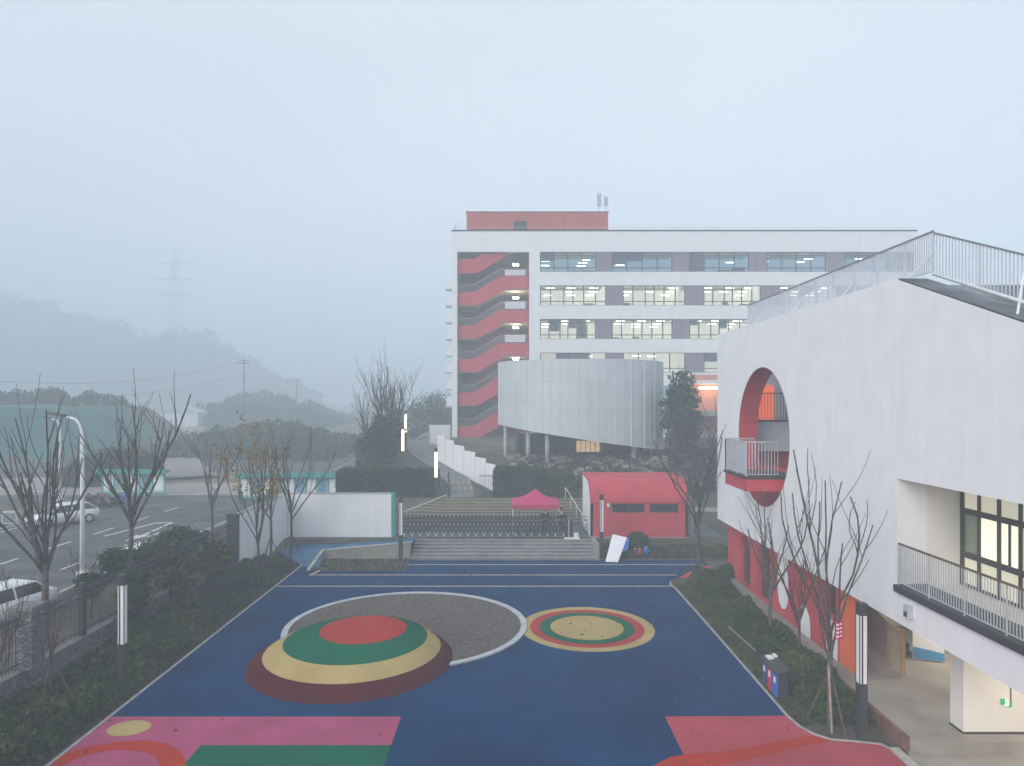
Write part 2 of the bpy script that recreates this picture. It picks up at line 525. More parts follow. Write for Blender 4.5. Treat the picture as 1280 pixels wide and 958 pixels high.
# netted hill surface over the cutting
def nh(x, y): return 0.97 + hills(x, y) + .5*math.sin(x*.35 + y*.1) * .5
struct(surf('netted_hill', nh, -135, -63.5, 80, 122, 60, 36, M_netting, .35))

# ---- road
def ribbon(name, pts, z, m, w=None):
    """pts: list of (x,y) centre with half widths -> ribbon following height f or const"""
    vs = []; n = len(pts)
    for i, p in enumerate(pts):
        a = pts[max(0, i-1)]; b = pts[min(n-1, i+1)]
        dx, dy = b[0]-a[0], b[1]-a[1]; l = math.hypot(dx, dy); nxx, nyy = -dy/l, dx/l
        hw = p[2] if len(p) > 2 else w
        for sgn in (1, -1):
            x = p[0] + nxx*hw*sgn; y = p[1] + nyy*hw*sgn
            vs.append((x, y, z(x, y) if callable(z) else z))
    fs = [(2*i, 2*i+1, 2*i+3, 2*i+2) for i in range(n-1)]
    o = MB().add(vs, fs).build(name, m, fix=False)
    if sum(p.normal.z for p in o.data.polygons) < 0: o.data.flip_normals()
    return o

struct(flat('road', [(-35.3, 2), (-21, 2), (-21, 56), (-14.5, 60.5), (-14.5, 64.5), (-60, 64.5), (-60, 60), (-39, 59), (-35.3, 55)], 1.0, M_asphalt))
struct(flat('pavement', [(-60, 64.5), (-14.5, 64.5), (-16, 78), (-33, 84), (-60, 78)], .995, M_concrete))
kb = MB(); kb.box(-35.5, -35.3, 2, 55, .9, 1.12); kb.box(-21.0, -20.8, 2, 56, .9, 1.13)
struct(kb.build('road_kerb', M_kerb))
mk = MB()
def stripe(x0, y0, x1, y1, w=.15, z=1.006):
    dx, dy = x1-x0, y1-y0; l = math.hypot(dx, dy); a, b = -dy/l*w/2, dx/l*w/2
    mk.add([(x0+a, y0+b, z), (x0-a, y0-b, z), (x1-a, y1-b, z), (x1+a, y1+b, z)], [(0, 1, 2, 3)])
for k in range(9):
    stripe(-28.1 + .02*k, 18 + k*4.6, -28.1 + .02*k, 18 + k*4.6 + 2.3, .18)
stripe(-34.9, 4, -34.8, 55, .16); 
for k in range(8):
    stripe(-23.9, 14.6 + k*4.3, -23.9, 14.6 + k*4.3 + 2.0, .16)
# u-turn arrow
stripe(-26.9, 45.0, -26.0, 49.9, .22, 1.008); stripe(-26.0, 49.8, -24.9, 50.0, .3, 1.010); stripe(-24.9, 50.0, -24.5, 45.2, .22, 1.012)
mk.add([(-24.95, 45.3, 1.014), (-24.0, 45.3, 1.014), (-24.6, 43.2, 1.014)], [(0, 1, 2)])
o = mk.build('road_marking', M_paint, fix=False)
for p in o.data.polygons:
    if p.normal.z < 0: p.flip()
struct(o)
# winding dirt road in the distance
dr = [G(x, y, 1.2) for x, y in ((232, 598), (215, 585), (205, 568), (212, 550), (232, 535), (262, 522), (300, 514))]
o = ribbon('dirt_road', [(p[0], p[1], 2.0 + .022*p[1]) for p in dr], lambda x, y: 1.35 + .006*max(0, y-90), mat('pale_dirt', (.24, .22, .19), .9, .2, .3)); struct(o)
flat('bare_earth', [G(*p, 1.03) for p in ((205, 603), (330, 603), (345, 594), (225, 590))], 1.03, mat('brown_dirt', (.20, .13, .09), .95, .25, .4))

# path rising behind the steps
pl = [(-3.9, 54.0, .95), (-4.2, 57, 1.0), (-4.9, 60, 1.1), (-6.3, 64.5, 1.25), (-8.6, 69.5, 1.4), (-10.2, 75, 1.6), (-11.5, 82, 1.8), (-12.2, 92, 2.0), (-11.0, 104, 2.1), (-8.5, 116, 2.1)]
def fine(pts, k=4):
    out = []
    for i in range(len(pts)-1):
        for j in range(k):
            t = j/k; out.append(tuple(pts[i][q]*(1-t)+pts[i+1][q]*t for q in range(3)))
    return out + [pts[-1]]
struct(ribbon('path', fine(pl, 6), lambda x, y: hz(x, y) + .13, mat('path_grey', (.15, .155, .165), .8, .15, .8)))
# worn painted characters on the path
pm = MB(); rr = random.Random(5)
for row, (y0, m0) in enumerate(((56.2, 4), (58.0, 4), (67.2, 3), (69.0, 3))):
    cxp = {56.2: -4.15, 58.0: -4.4, 67.2: -7.6, 69.0: -8.4}[y0]
    for c in range(m0):
        x0 = cxp + (c - m0/2 + .1) * .45
        zc = hz(x0, y0) + .17
        for k in range(3):
            yy = y0 + k*.42
            pm.add([(x0, yy, hz(x0, yy)+.165), (x0+.34, yy, hz(x0, yy)+.165), (x0+.34, yy+.12, hz(x0, yy+.12)+.165), (x0, yy+.12, hz(x0, yy+.12)+.165)], [(0, 1, 2, 3)])
        xx = x0 + rr.uniform(.05, .2)
        pm.add([(xx, y0, hz(xx, y0)+.172), (xx+.09, y0, hz(xx, y0)+.172), (xx+.09, y0+1, hz(xx, y0+1)+.172), (xx, y0+1, hz(xx, y0+1)+.172)], [(0, 1, 2, 3)])
struct(pm.build('path_marking', mat('yellow_paint', (.45, .40, .22), .8, .3, 3), fix=False))

# ================================================================== PLAYGROUND
rx = 8.66
edgeR = [(11.9, 42.55), (11.9, 39.2), (9.3, 38.4), (8.72, 37.6), (8.5, 36.9), (8.62, 36.2), (rx, 30), (rx, 21.6), (8.76, 20.88), (8.97, 20.4), (9.34, 20.07), (10.09, 19.93), (10.67, 19.79), (10.79, 19.5), (10.8, 18.4), (10.8, 6)]
flat('playground', [(-12.64, 6), (-12.64, 42.0), (-11.9, 42.75)] + [(-11.4, 39.9), (-6.3, 39.9), (-6.3, 42.55)] + edgeR, 0.0, M_blue)
flat('pink_court', [(-12.64, 6), (-12.64, 21.54), (-3.5, 21.54), (-3.5, 6)], .004, M_pink)
flat('green_court', [(-9.0, 6), (-9.0, 19.75), (-3.5, 19.75), (-3.5, 6)], .008, M_green)
flat('salmon_court', [(4.83, 6), (4.83, 21.54)] + [p for p in edgeR if p[1] < 21.7], .004, M_salmon)
o1 = [G(*p) for p in ((790, 985), (806, 966), (820, 956), (838, 946.5), (860, 943.5), (900, 941), (945, 933), (990, 924), (1015, 920.5), (1037, 926))]
o2 = [G(*p) for p in ((1037, 927.5), (1010, 932), (960, 945), (925, 952), (890, 960), (870, 985))]
flat('orange_swoosh', o1 + o2, .008, M_orangered)
z2 = lambda x, y: G(x/3.7125, 700 + y/3.713)
arc = [z2(*p) for p in ((120, 1010), (215, 955), (300, 903), (400, 870), (560, 845), (680, 839), (780, 855), (840, 890), (864, 940), (850, 1010), (745, 1010), (742, 950), (725, 915), (680, 894), (600, 884), (520, 885), (420, 903), (330, 935), (240, 985))]
flat('red_arc_marking', [(max(p[0], -12.62), p[1]) for p in arc], .012, M_orangered)
flat('tan_spot_marking', ell(-11.66, 20.78, .62, .5), .0081, M_tan)
# lane lines
for y, x0, x1, nm in ((36.6, -12.6, 8.5, 0), (38.95, -11.55, 9.4, 0), (41.4, -10.9, 11.6, 0)):
    flat('lane_line', [(x0, y-.06), (x1, y-.06), (x1, y+.06), (x0, y+.06)], .004, M_line)
flat('lane_line', [(-11.6, 38.9), (-11.45, 38.9), (-10.8, 41.4), (-10.95, 41.4)], .0045, M_line)
# ring markings
for r0, r1, m, k in ((2.5, 2.93, M_tan, 0), (2.08, 2.5, M_red, 0), (1.6, 2.08, M_green, 0)):
    struct(ringmesh(3.29, 30.0, r0, r0, r1, r1, .0041).build('ring_marking', m, fix=False))
flat('ring_marking', ell(3.29, 30.0, 1.6, 1.6), .0043, M_tan)
for o in bpy.data.objects:
    if o.name.startswith('ring_marking'):
        if sum(p.normal.z for p in o.data.polygons) < 0: o.data.flip_normals()
# kerbs at the playground edges
k = MB()
k.box(-12.72, -12.64, 6, 42.0, -.04, .03)
er = [p for p in edgeR if p[1] < 37.7]
for a, b in zip(er[:-1], er[1:]):
    k.bar((a[0]+.04, a[1], .0), (b[0]+.04, b[1], .0), .045, n=4)
struct(k.build('playground_kerb', M_kerb))

# round planting bed
t = thing('round_planting_bed', (-4.66, 30.25, 0), 'round gravel bed with pale kerb ring behind the coloured mound', 'planting bed')
n = 96; prof = [(5.06, .0), (5.06, .06), (5.32, .06), (5.32, 0)]
s = MB()
for (r0, z0), (r1, z1) in zip(prof[:-1], prof[1:]):
    vs = []
    for i in range(n):
        a = 2*math.pi*i/n
        vs.append((-4.66 + r0*math.cos(a), 30.25 + r0*.965*math.sin(a), z0)); vs.append((-4.66 + r1*math.cos(a), 30.25 + r1*.965*math.sin(a), z1))
    s.add(vs, [(2*i, 2*i+1, (2*i+3) % (2*n), (2*i+2) % (2*n)) for i in range(n)])
s.build('kerb', M_ringkerb, t)
# lumpy gravel
s = MB(); rg = random.Random(9); vs = [(-4.66, 30.25, .05)]; nr = 16; na = 60
for j in range(1, nr+1):
    for i in range(na):
        a = 2*math.pi*i/na; r = 5.07*j/nr
        vs.append((-4.66 + r*math.cos(a), 30.25 + r*.965*math.sin(a), .02 + (rg.uniform(0, .045) if j < nr else 0)))
fs = [(0, 1+i, 1+(i+1) % na) for i in range(na)]
for j in range(nr-1):
    for i in range(na):
        q = (i+1) % na; fs.append((1+j*na+i, 1+(j+1)*na+i, 1+(j+1)*na+q, 1+j*na+q))
s.add(vs, fs); s.build('gravel_fill', M_gravel, t, smooth=True)

# mound
t = thing('play_mound', (-6.14, 26.3, 0), 'rubber play mound ringed in maroon, tan and green under a red top', 'play mound')
prof = [(3.88, 0, 0), (3.78, .13, .0), (3.58, .29, .02), (3.33, .43, .05), (3.05, .62, .08), (2.71, .82, .15), (2.35, .97, .25), (2.0, 1.08, .35), (1.65, 1.17, .42), (1.3, 1.215, .44), (.8, 1.24, .44), (.3, 1.25, .44)]
def band(i0, i1, nm, m, cap=False):
    pr = prof[i0:i1+1]
    MB().lathe([(p[0], p[1]) for p in pr], (-6.14, 26.3, 0), 96, [p[2] for p in pr], cap=cap).build(nm, m, t, smooth=True)
band(0, 3, 'maroon_band', M_maroon); band(3, 5, 'tan_band', M_tan); band(5, 8, 'green_band', M_green); band(8, 11, 'red_top', M_red, True)
# small dark drain covers by the bed
for i, (px, py, lb) in enumerate(((577, 829, 'dark drain cover at the right foot of the mound'), (361, 803, 'dark drain cover at the left rim of the gravel ring'))):
    x, y = G(px, py); s = MB().box(x-.22, x+.22, y-.12, y+.12, .002, .012)
    for q in range(4): s.box(x-.18, x+.18, y-.09+q*.05, y-.075+q*.05, .012, .02)
    tag(s.build('drain_cover', M_dark), lb, 'drain cover', 'drain covers in the blue rubber')

# ================================================================== STEPS, TERRACE, RAMP
t = thing('entrance_steps', (-.65, 43.6, 0), 'wide grey stone steps between blue playground and folding gate', 'steps')
s = MB(); s2 = MB()
for i in range(6):
    z1 = .155*(i+1) ; y0 = 42.6 + i*.33
    s.box(-6.3, 5.2, y0, y0+.33 if i < 5 else 44.85, -.04, z1)
    s2.box(-6.29, 5.19, y0-.012, y0+.10, z1-.035, z1+.005)
s.build('treads', M_stair, t); s2.build('nosings', M_stairlight, t)
s = MB().box(5.2, 5.45, 42.5, 44.9, -.04, 1.0); s.build('cheek_wall', M_concrete, t)
flat('terrace', [(-14.9, 44.85), (14, 44.85), (14, 50), (-14.9, 50)], .945, mat('terrace_paving', (.10, .115, .13), .8, .2, .6, speckle=.1))
flat('blue_terrace_strip', [(-14.8, 44.0), (-6.3, 44.0), (-6.3, 45.6), (4.5, 45.6), (4.5, 44.86), (-6.28, 44.86)], .955, M_blue) if False else None
# blue ramp: left slope then along the wall
o = MB().add([(-12.64, 41.0, .004), (-11.4, 40.2, .004), (-11.85, 43.0, .48), (-14.7, 43.0, .48), (-14.75, 44.9, .52), (-12.0, 44.9, .6),
              (-6.3, 43.0, .96), (-6.3, 44.9, .96)], [(0, 1, 2, 3), (3, 2, 5, 4), (2, 6, 7, 5)]).build('ramp', mat('ramp_blue', (.02, .12, .25), .5, .2, .6, .2, 150, rvar=.2), fix=False)
if sum(p.normal.z for p in o.data.polygons) < 0: o.data.flip_normals()
struct(o)
t = thing('retaining_wall', (-9, 43, 0), 'low sloping concrete retaining wall beside the ramp behind the soil bed', 'wall')
MB().prism([[(-11.9, -.04), (-6.35, -.04), (-6.35, 1.02), (-11.9, .52)]], 'y', 42.8, 42.97).build('wall_face', M_concrete, t)
MB().prism([[(-11.95, .52), (-6.3, 1.02), (-6.3, 1.09), (-11.95, .59)]], 'y', 42.76, 43.01).build('coping', M_kerb, t)
MB().prism([[(39.9, -.04), (42.8, -.04), (42.8, .56), (39.9, .1)]], 'x', -12.0, -11.83).build('side_kerb', M_kerb, t)
flat('soil_bed', [(-11.83, 39.95), (-6.3, 39.95), (-6.3, 42.8), (-11.83, 42.8)], .02, M_soil)

# upper curved steps
t = thing('upper_steps', (0, 52, .93), 'broad sandstone steps behind the folding gate leading to the path', 'steps')
s = MB(); s2 = MB()
for i in range(8):
    y0 = 50 + i*.5; z1 = .95 + .155*(i+1); w = .55*i
    pts = [(-9.6 + w*.9, y0 + .9 - .1*i), (-8.2 + w*.8, y0 + .3), (-5.5, y0), (6.0, y0), (7.8 - w*.3, y0+.3), (8.4-w*.3, 54.3), (-9.6 + w*.9, 54.3)]
    s.prism([pts], 'z', .9 + .155*i, z1)
    s2.prism([[(p[0], p[1]-.01) for p in pts[:5]] + [(p[0], p[1]+.13) for p in reversed(pts[:5])]], 'z', z1-.02, z1+.006)
s.build('treads', mat('step_dark_side', (.15, .13, .09), .85, .2, 1), t); s2.build('nosings', M_stairY, t)

# hand rails beside upper steps
def handrail(a, b, hh, lb):
    t = thing('handrail', a, lb, 'handrail', 'handrails beside the upper steps')
    MB().bar((a[0], a[1], a[2]+hh), (b[0], b[1], b[2]+hh), .03).build('rail', M_whitemetal, t)
    for k in range(4):
        f = k/3; p = [a[i]*(1-f)+b[i]*f for i in range(3)]
        MB().bar(p, (p[0], p[1], p[2]+hh), .022).build('post', M_whitemetal, t)
handrail((5.0, 48.6, .95), (4.2, 53.6, 2.2), .9, 'white handrail climbing just left of the red guard hut')
handrail((-5.2, 54.2, 2.2), (-8.7, 51.4, 1.1), .25, 'low white rail curving below the clipped left hedge')

# folding gate
t = thing('folding_gate', (-1.7, 45.0, .95), 'dark accordion folding gate with diamond lattice at the top of the steps', 'gate')
s = MB(); wdt = .262; n = 41; x0 = -7.1
for k in range(n):
    xa = x0 + k*wdt; xb = xa + wdt
    for (za, zb) in ((.30, .85), (.85, 1.4)):
        for yy, (p, q) in ((44.96, (za, zb)), (45.04, (zb, za))):
            s.bar((xa, yy, .95+p), (xb, yy, .95+q), .055, n=4)
    s.bar((xa, 45, 1.06), (xa, 45, .95+1.62), .024, n=4)
    s.bar((xa, 45, 2.57), (xa, 45, 2.64), .035, .01, n=5)
s.build('lattice', mat('gate_black', (.01, .012, .018), .5, .1, 5), t)
for k in range(0, n, 2):
    xa = x0 + k*wdt
    MB().bar((xa, 44.93, 1.02), (xa, 45.07, 1.02), .06, n=10).build('wheel', M_tyre, t)
    MB().box(xa-.025, xa+.025, 44.88, 44.9, 1.0, 1.22).build('reflector', M_whitemetal, t)
MB().box(3.55, 4.0, 44.8, 45.2, .95, 2.1).build('motor_box', M_dark, t)
MB().box(-7.55, -7.25, 44.85, 45.15, .95, 2.75).build('end_post', M_dark, t)

# barrier plates at right end of the gate
t = thing('barrier_stand', (4.05, 44.4, .93), 'pale barrier stand on the top step at the gate end', 'barrier')
MB().box(3.4, 4.4, 44.3, 44.55, .945, 1.03).build('base', M_whitemetal, t)
MB().box(4.02, 4.32, 44.36, 44.44, 1.03, 1.35).build('plate', M_whitemetal, t)
MB().bar((3.7, 44.42, 1.03), (3.7, 44.42, 2.2), .02).build('pole', M_whitemetal, t)

# boundary walls
t = thing('boundary_wall', (-11.3, 45, .5), 'white rendered screen wall facing the playground at the top of the ramp', 'wall')
MB().box(-14.75, -7.95, 45.0, 45.2, .4, 3.8).build('wall_panel', M_facade, t)
MB().box(-7.95, -7.72, 44.95, 45.25, .9, 3.86).build('end_post', M_teal, t)
MB().box(-14.8, -7.95, 44.97, 45.23, 3.8, 3.86).build('coping', M_kerb, t)
t = thing('boundary_wall', (-15.2, 42, .3), 'white rendered wing wall slanting towards the road fence', 'wall')
s = MB(); a = (-14.8, 45.0); b = (-15.7, 39.4)
s.add([(a[0], a[1], .2), (b[0], b[1], .1), (b[0]-.18, b[1], .1), (a[0]-.18, a[1], .2), (a[0], a[1], 3.8), (b[0], b[1], 3.42), (b[0]-.18, b[1], 3.42), (a[0]-.18, a[1], 3.8)],
      [(0,3,2,1),(4,5,6,7),(0,1,5,4),(1,2,6,5),(2,3,7,6),(3,0,4,7)])
s.build('wall_panel', M_facade, t)
MB().add([(a[0]+.03, a[1], 3.8), (b[0]+.03, b[1], 3.42), (b[0]-.2, b[1], 3.42), (a[0]-.2, a[1], 3.8), (a[0]+.03, a[1], 3.86), (b[0]+.03, b[1], 3.48), (b[0]-.2, b[1], 3.48), (a[0]-.2, a[1], 3.86)],
      [(0,3,2,1),(4,5,6,7),(0,1,5,4),(1,2,6,5),(2,3,7,6),(3,0,4,7)]).build('coping', M_kerb, t)

# ================================================================== LEFT STONE WALL AND FENCE
t = thing('stone_wall', (-16.1, 25, 0), 'rough grey stone retaining wall below the iron fence along the road', 'wall')
MB().box(-16.3, -16.0, 6, 39.6, -.1, 1.08).build('wall_face', M_stone, t)
MB().box(-16.34, -15.96, 6, 39.6, 1.08, 1.15).build('coping', mat('coping_dark', (.15, .155, .16), .85, .2, 2), t)
t = thing('stone_pillar', (-16.0, 22.6, 0), 'square stone-clad pillar in the iron fence at the left edge', 'pillar')
MB().box(-16.4, -15.7, 22.3, 22.95, -.05, 3.1).build('shaft', M_stone, t)
MB().box(-16.47, -15.63, 22.23, 23.02, 3.1, 3.22).build('cap', mat('coping_dark', (.15, .155, .16)), t)
t = thing('fence_pillar', (-16.1, 39.5, 0), 'dark stone pillar where the iron fence meets the white wing wall', 'pillar')
MB().box(-16.4, -15.75, 39.2, 39.75, .0, 3.35).build('shaft', M_dark, t)
MB().box(-16.45, -15.7, 39.15, 39.8, 3.35, 3.43).build('cap', M_dark, t)

def iron_fence(y0, y1, lb, posts):
    t = thing('iron_fence', (-16.12, (y0+y1)/2, 1.15), lb, 'fence', 'black iron fences on the stone wall')
    s = MB(); n = int((y1-y0)/.145)
    for k in range(1, n):
        y = y0 + (y1-y0)*k/n
        s.bar((-16.12, y, 1.2), (-16.12, y, 2.93), .015, n=4); s.bar((-16.12, y, 2.93), (-16.12, y, 3.02), .024, .003, n=4)
    s.build('bars', M_dark, t)
    s = MB()
    for z in (1.36, 2.6, 2.82): s.box(-16.15, -16.09, y0, y1, z, z+.045)
    s.build('rails', M_dark, t)
    for y in posts:
        MB().box(-16.22, -16.02, y-.1, y+.1, 1.15, 3.15).build('post', M_dark, t)
    return t
iron_fence(22.95, 39.2, 'long black iron fence between the stone pillar and the white wing wall', (25.6, 28.9, 32.4, 35.9))
iron_fence(9, 22.3, 'black iron fence left of the stone pillar at the photo edge', (12, 15.5, 19))

# ================================================================== LAMP POSTS
def lamp_post(loc, label, lit=False, rz=0):
    t = thing('lamp_post', loc, label, 'lamp post', 'square column lamps', rz); t.scale = (.72, .72, 1)
    MB().box(-.165, .165, -.165, .165, -.03, 1.68).build('base_column', M_dark, t, world=False)
    MB().box(-.15, .15, -.15, .15, 1.68, 3.68).build('lamp_shade', M_acryl_lit if lit else M_acryl, t, world=False)
    s = MB()
    for sx in (-1, 1):
        s.box(sx*.155-.014, sx*.155+.014, -.169, -.141, 1.68, 3.68); s.box(sx*.155-.014, sx*.155+.014, .141, .169, 1.68, 3.68)
    s.box(-.075, -.02, -.17, -.145, 1.68, 3.68); s.box(-.075, -.02, .145, .17, 1.68, 3.68)
    s.build('shade_frame', M_dark, t, world=False)
    MB().box(-.17, .17, -.17, .17, 3.68, 4.03).build('cap', M_dark, t, world=False)
    return t
lamp_post((*G(1077, 925), 0), 'square lamp column in the right shrub bed near the orange wall')
lamp_post((*G(153, 866), 0), 'square lamp column in the left hedge by the iron fence')
lamp_post((*G(501, 703), 0), 'slim lamp column standing in the soil bed left of the steps')
lamp_post((*G(752, 698), 0), 'slim lamp column in front of the red guard hut')
def lit_lamp(px, D, z0, lb): lamp_post((PX(px, D), D, z0), lb, True)
lit_lamp(545, 54.3, 2.17, 'glowing lamp column beside the path, nearest to the white hoarding')
lit_lamp(503.5, 64.5, hz(PX(503.5, 64.5), 64.5)-.05, 'lower glowing lamp column among the bare trees left of the path')
lit_lamp(507, 74.2, hz(PX(507, 74.2), 74.2)-.05, 'higher glowing lamp column far up the path')

# ================================================================== GUARD HUT
t = thing('guard_hut', (8.4, 47.5, .95), 'red guard hut with a curved roof and strip windows right of the gate', 'guard hut')
pr = [(45, .95), (45, 3.2), (45.05, 3.5), (45.22, 3.85), (45.55, 4.2), (46.0, 4.45), (46.6, 4.6), (47.4, 4.66), (50, 4.66), (50, .95)]
xa, xb = 5.18, 11.6
win = [(6.6, 8.76), (9.07, 10.97)]
wz0, wz1 = 2.56, 3.13
MB().prism([[(xa, .95), (xb, .95), (xb, 3.2), (xa, 3.2)]] + [[(a, wz0), (b, wz0), (b, wz1), (a, wz1)] for a, b in win], 'y', 45.0, 45.18).build('front_wall', M_redwall, t)
MB().prism([[(p[0], p[1]) for p in pr]], 'x', xa, xa+.16).build('side_wall', M_facade, t)
MB().prism([[(p[0], p[1]) for p in pr]], 'x', xb-.16, xb).build('side_wall', M_redwall, t)
MB().box(xa+.16, xb-.16, 49.85, 50, .95, 4.6).build('rear_wall', M_redwall, t)
s = MB(); vs = []; fs = []
rp = pr[1:9]
for i, (y, z) in enumerate(rp):
    for x in (xa-.02, xb+.02):
        vs.append((x, y-.02 if i < 4 else y, z+.03))
for i, (y, z) in enumerate(rp):
    for x in (xa-.02, xb+.02):
        vs.append((x, y+.12, z-.12 if i else z+.03))
m0 = 2*len(rp)
for i in range(len(rp)-1):
    fs += [(2*i, 2*i+1, 2*i+3, 2*i+2), (m0+2*i, m0+2*i+2, m0+2*i+3, m0+2*i+1), (2*i, 2*i+2, m0+2*i+2, m0+2*i), (2*i+1, m0+2*i+1, m0+2*i+3, 2*i+3)]
fs += [(0, m0, m0+1, 1), (2*(len(rp)-1), 2*(len(rp)-1)+1, m0+2*(len(rp)-1)+1, m0+2*(len(rp)-1))]
s.add(vs, fs).build('roof', M_redwall, t, smooth=False)
for a, b in win:
    w = MB().box(a, b, 45.08, 45.11, wz0, wz1).build('window', M_glassdark, t)
    s = MB()
    for x in (a, (a+b)/2-.02, b-.05): s.box(x, x+.05, 45.03, 45.08, wz0, wz1)
    s.box(a, b, 45.03, 45.08, wz0, wz0+.04); s.box(a, b, 45.03, 45.08, wz1-.04, wz1)
    s.build('frame', M_bronze, w)
MB().box(xa-.05, xb+.05, 44.75, 50, -.03, .95).build('plinth', M_concrete, t)
MB().box(xa, xb, 44.96, 44.999, 3.17, 3.21).build('drip_edge', M_redin, t)
t2 = thing('wall_lamp', (6.35, 44.95, 2.9), 'small white floodlight on the hut wall left of its window', 'lamp')
MB().box(6.26, 6.42, 44.84, 44.98, 2.95, 3.18).build('housing', M_whitemetal, t2); MB().bar((6.34, 44.98, 2.95), (6.4, 44.92, 2.75), .02).build('bracket', M_dark, t2)
# bicycle leaning at hut
def bicycle(loc, rz, lb):
    t = thing('bicycle', loc, lb, 'bicycle', None, rz)
    for x in (-.52, .52):
        s = MB(); 
        pts = [(x + .33*math.cos(a), 0, .34 + .33*math.sin(a)) for a in [2*math.pi*i/18 for i in range(19)]]
        s.tube(pts, .022, 5); w = s.build('wheel', M_tyre, t, world=False)
        s = MB()
        for i in range(8): s.bar((x, 0, .34), (x + .33*math.cos(i*.785), 0, .34 + .33*math.sin(i*.785)), .004, n=3)
        s.build('spokes', M_whitemetal, w, world=False)
    s = MB()
    P = dict(bb=(-.05, 0, .3), st=(-.2, 0, .78), hd=(.36, 0, .82), fr=(.52, 0, .34), rr=(-.52, 0, .34))
    for a, b in (('bb', 'st'), ('bb', 'hd'), ('st', 'hd'), ('hd', 'fr'), ('bb', 'rr'), ('st', 'rr')): s.bar(P[a], P[b], .02)
    s.build('frame', M_whitemetal, t, world=False)
    MB().box(-.33, -.1, -.07, .07, .86, .92).bar((-.2, 0, .78), (-.21, 0, .88), .015).build('saddle', M_dark, t, world=False)
    MB().bar((.36, -.28, 1.0), (.36, .28, 1.0), .015).bar((.36, 0, .82), (.36, 0, 1.0), .015).build('handlebar', M_dark, t, world=False)
bicycle((4.95, 46.6, .95), R(95), 'bicycle propped against the pale side wall of the red hut')

# white sheet board leaning and props in front of hut
t = thing('leaning_board', (6.5, 42.8, 0), 'big white board with blue edge leaning before the red hut', 'board')
def quad_slab(pts, off):
    q = [Vector(p) for p in pts]; nrm = (q[1]-q[0]).cross(q[3]-q[0]).normalized()*off
    return MB().add(q + [p + nrm for p in q], [(0,1,2,3),(7,6,5,4),(0,4,5,1),(1,5,6,2),(2,6,7,3),(3,7,4,0)])
quad_slab([(5.75, 42.0, .03), (6.5, 41.9, .02), (7.25, 43.0, 1.3), (6.35, 43.1, 1.5)], .04).build('face', M_board, t)
quad_slab([(6.75, 42.35, .5), (7.2, 42.6, .65), (7.42, 43.05, 1.3), (7.15, 43.0, 1.3)], .03).build('edge_strip', M_blueplastic, t)
for px, m, nm, lb, hh in ((794, M_dark, 'canister', 'small dark canister left of the red one', .55), (799.5, M_redplastic, 'canister', 'small red canister before the round bush', .55), (807.5, M_blueplastic, 'canister', 'small blue canister right of the red one', .62)):
    x, y = G(px, 697)
    t = thing('canister', (x, y, 0), lb, 'canister', 'canisters before the guard hut')
    MB().lathe([(.15, .0), (.16, .1), (.16, hh-.12), (.13, hh-.04), (.08, hh)], (x, y, 0), 16).build('body', m, t, smooth=True)
    MB().lathe([(.07, hh-.01), (.07, hh+.05)], (x, y, 0), 12).build('lid', M_whitemetal, t)

# small ball shrub
def round_shrub(px, py, r, lb, seed, hh=None, z=0):
    x, y = G(px, py, z); rng = np.random.default_rng(seed); hh = hh or r
    t = thing('round_shrub', (x, y, z), lb, 'shrub', 'clipped round shrubs')
    MB().lathe([(r*.5, 0.02), (r*.82, hh*.4), (r*.88, hh), (r*.6, hh*1.6), (r*.2, hh*1.85)], (x, y, z), 16).build('core', M_core, t)
    P = ell_points(rng, (x, y, z+hh), (r, r, hh), 2600, .75); P = P[P[:, 2] > z+.03]
    leaf_cloud('foliage', P, .09, M_leafA, t, seed=seed)
round_shrub(797, 694, .8, 'dark clipped ball shrub behind the small canisters', 5, .75)
round_shrub(915, 728, .75, 'clipped ball shrub at the foot of the red arched wall', 6, .5)

# ================================================================== TENT
t = thing('canopy_tent', (2.0, 47.5, .95), 'magenta pop-up canopy tent behind the folding gate', 'canopy tent')
cx, cy = PX(669, 47.3), 47.3; w = 1.6; ze = 2.95
rows = []
s = MB(); vs = []; fs = []
N_ = 10
for j in range(N_+1):
    for i in range(N_+1):
        u = (i/N_*2-1); v = (j/N_*2-1); m_ = max(abs(u), abs(v))
        z = ze + .30*(1-m_) + .62*(1-m_)**2.2 + .05*(abs(u)*abs(v))
        vs.append((cx+u*w, cy+v*w, z))
for j in range(N_):
    for i in range(N_):
        fs.append((j*(N_+1)+i, j*(N_+1)+i+1, (j+1)*(N_+1)+i+1, (j+1)*(N_+1)+i))
s.add(vs, fs); c = s.build('canopy', M_tent, t, fix=False, smooth=True)
s = MB()
for sgn in (-1, 1):
    s.box(cx-w, cx+w, cy+sgn*w-.01, cy+sgn*w+.01, ze-.25, ze+.02); s.box(cx+sgn*w-.01, cx+sgn*w+.01, cy-w, cy+w, ze-.25, ze+.02)
s.build('valance', M_tent, t)
for sx in (-1, 1):
    for sy in (-1, 1):
        MB().bar((cx+sx*(w-.05), cy+sy*(w-.05), .95), (cx+sx*(w-.05), cy+sy*(w-.05), ze), .025, n=6).build('leg', M_whitemetal, t)

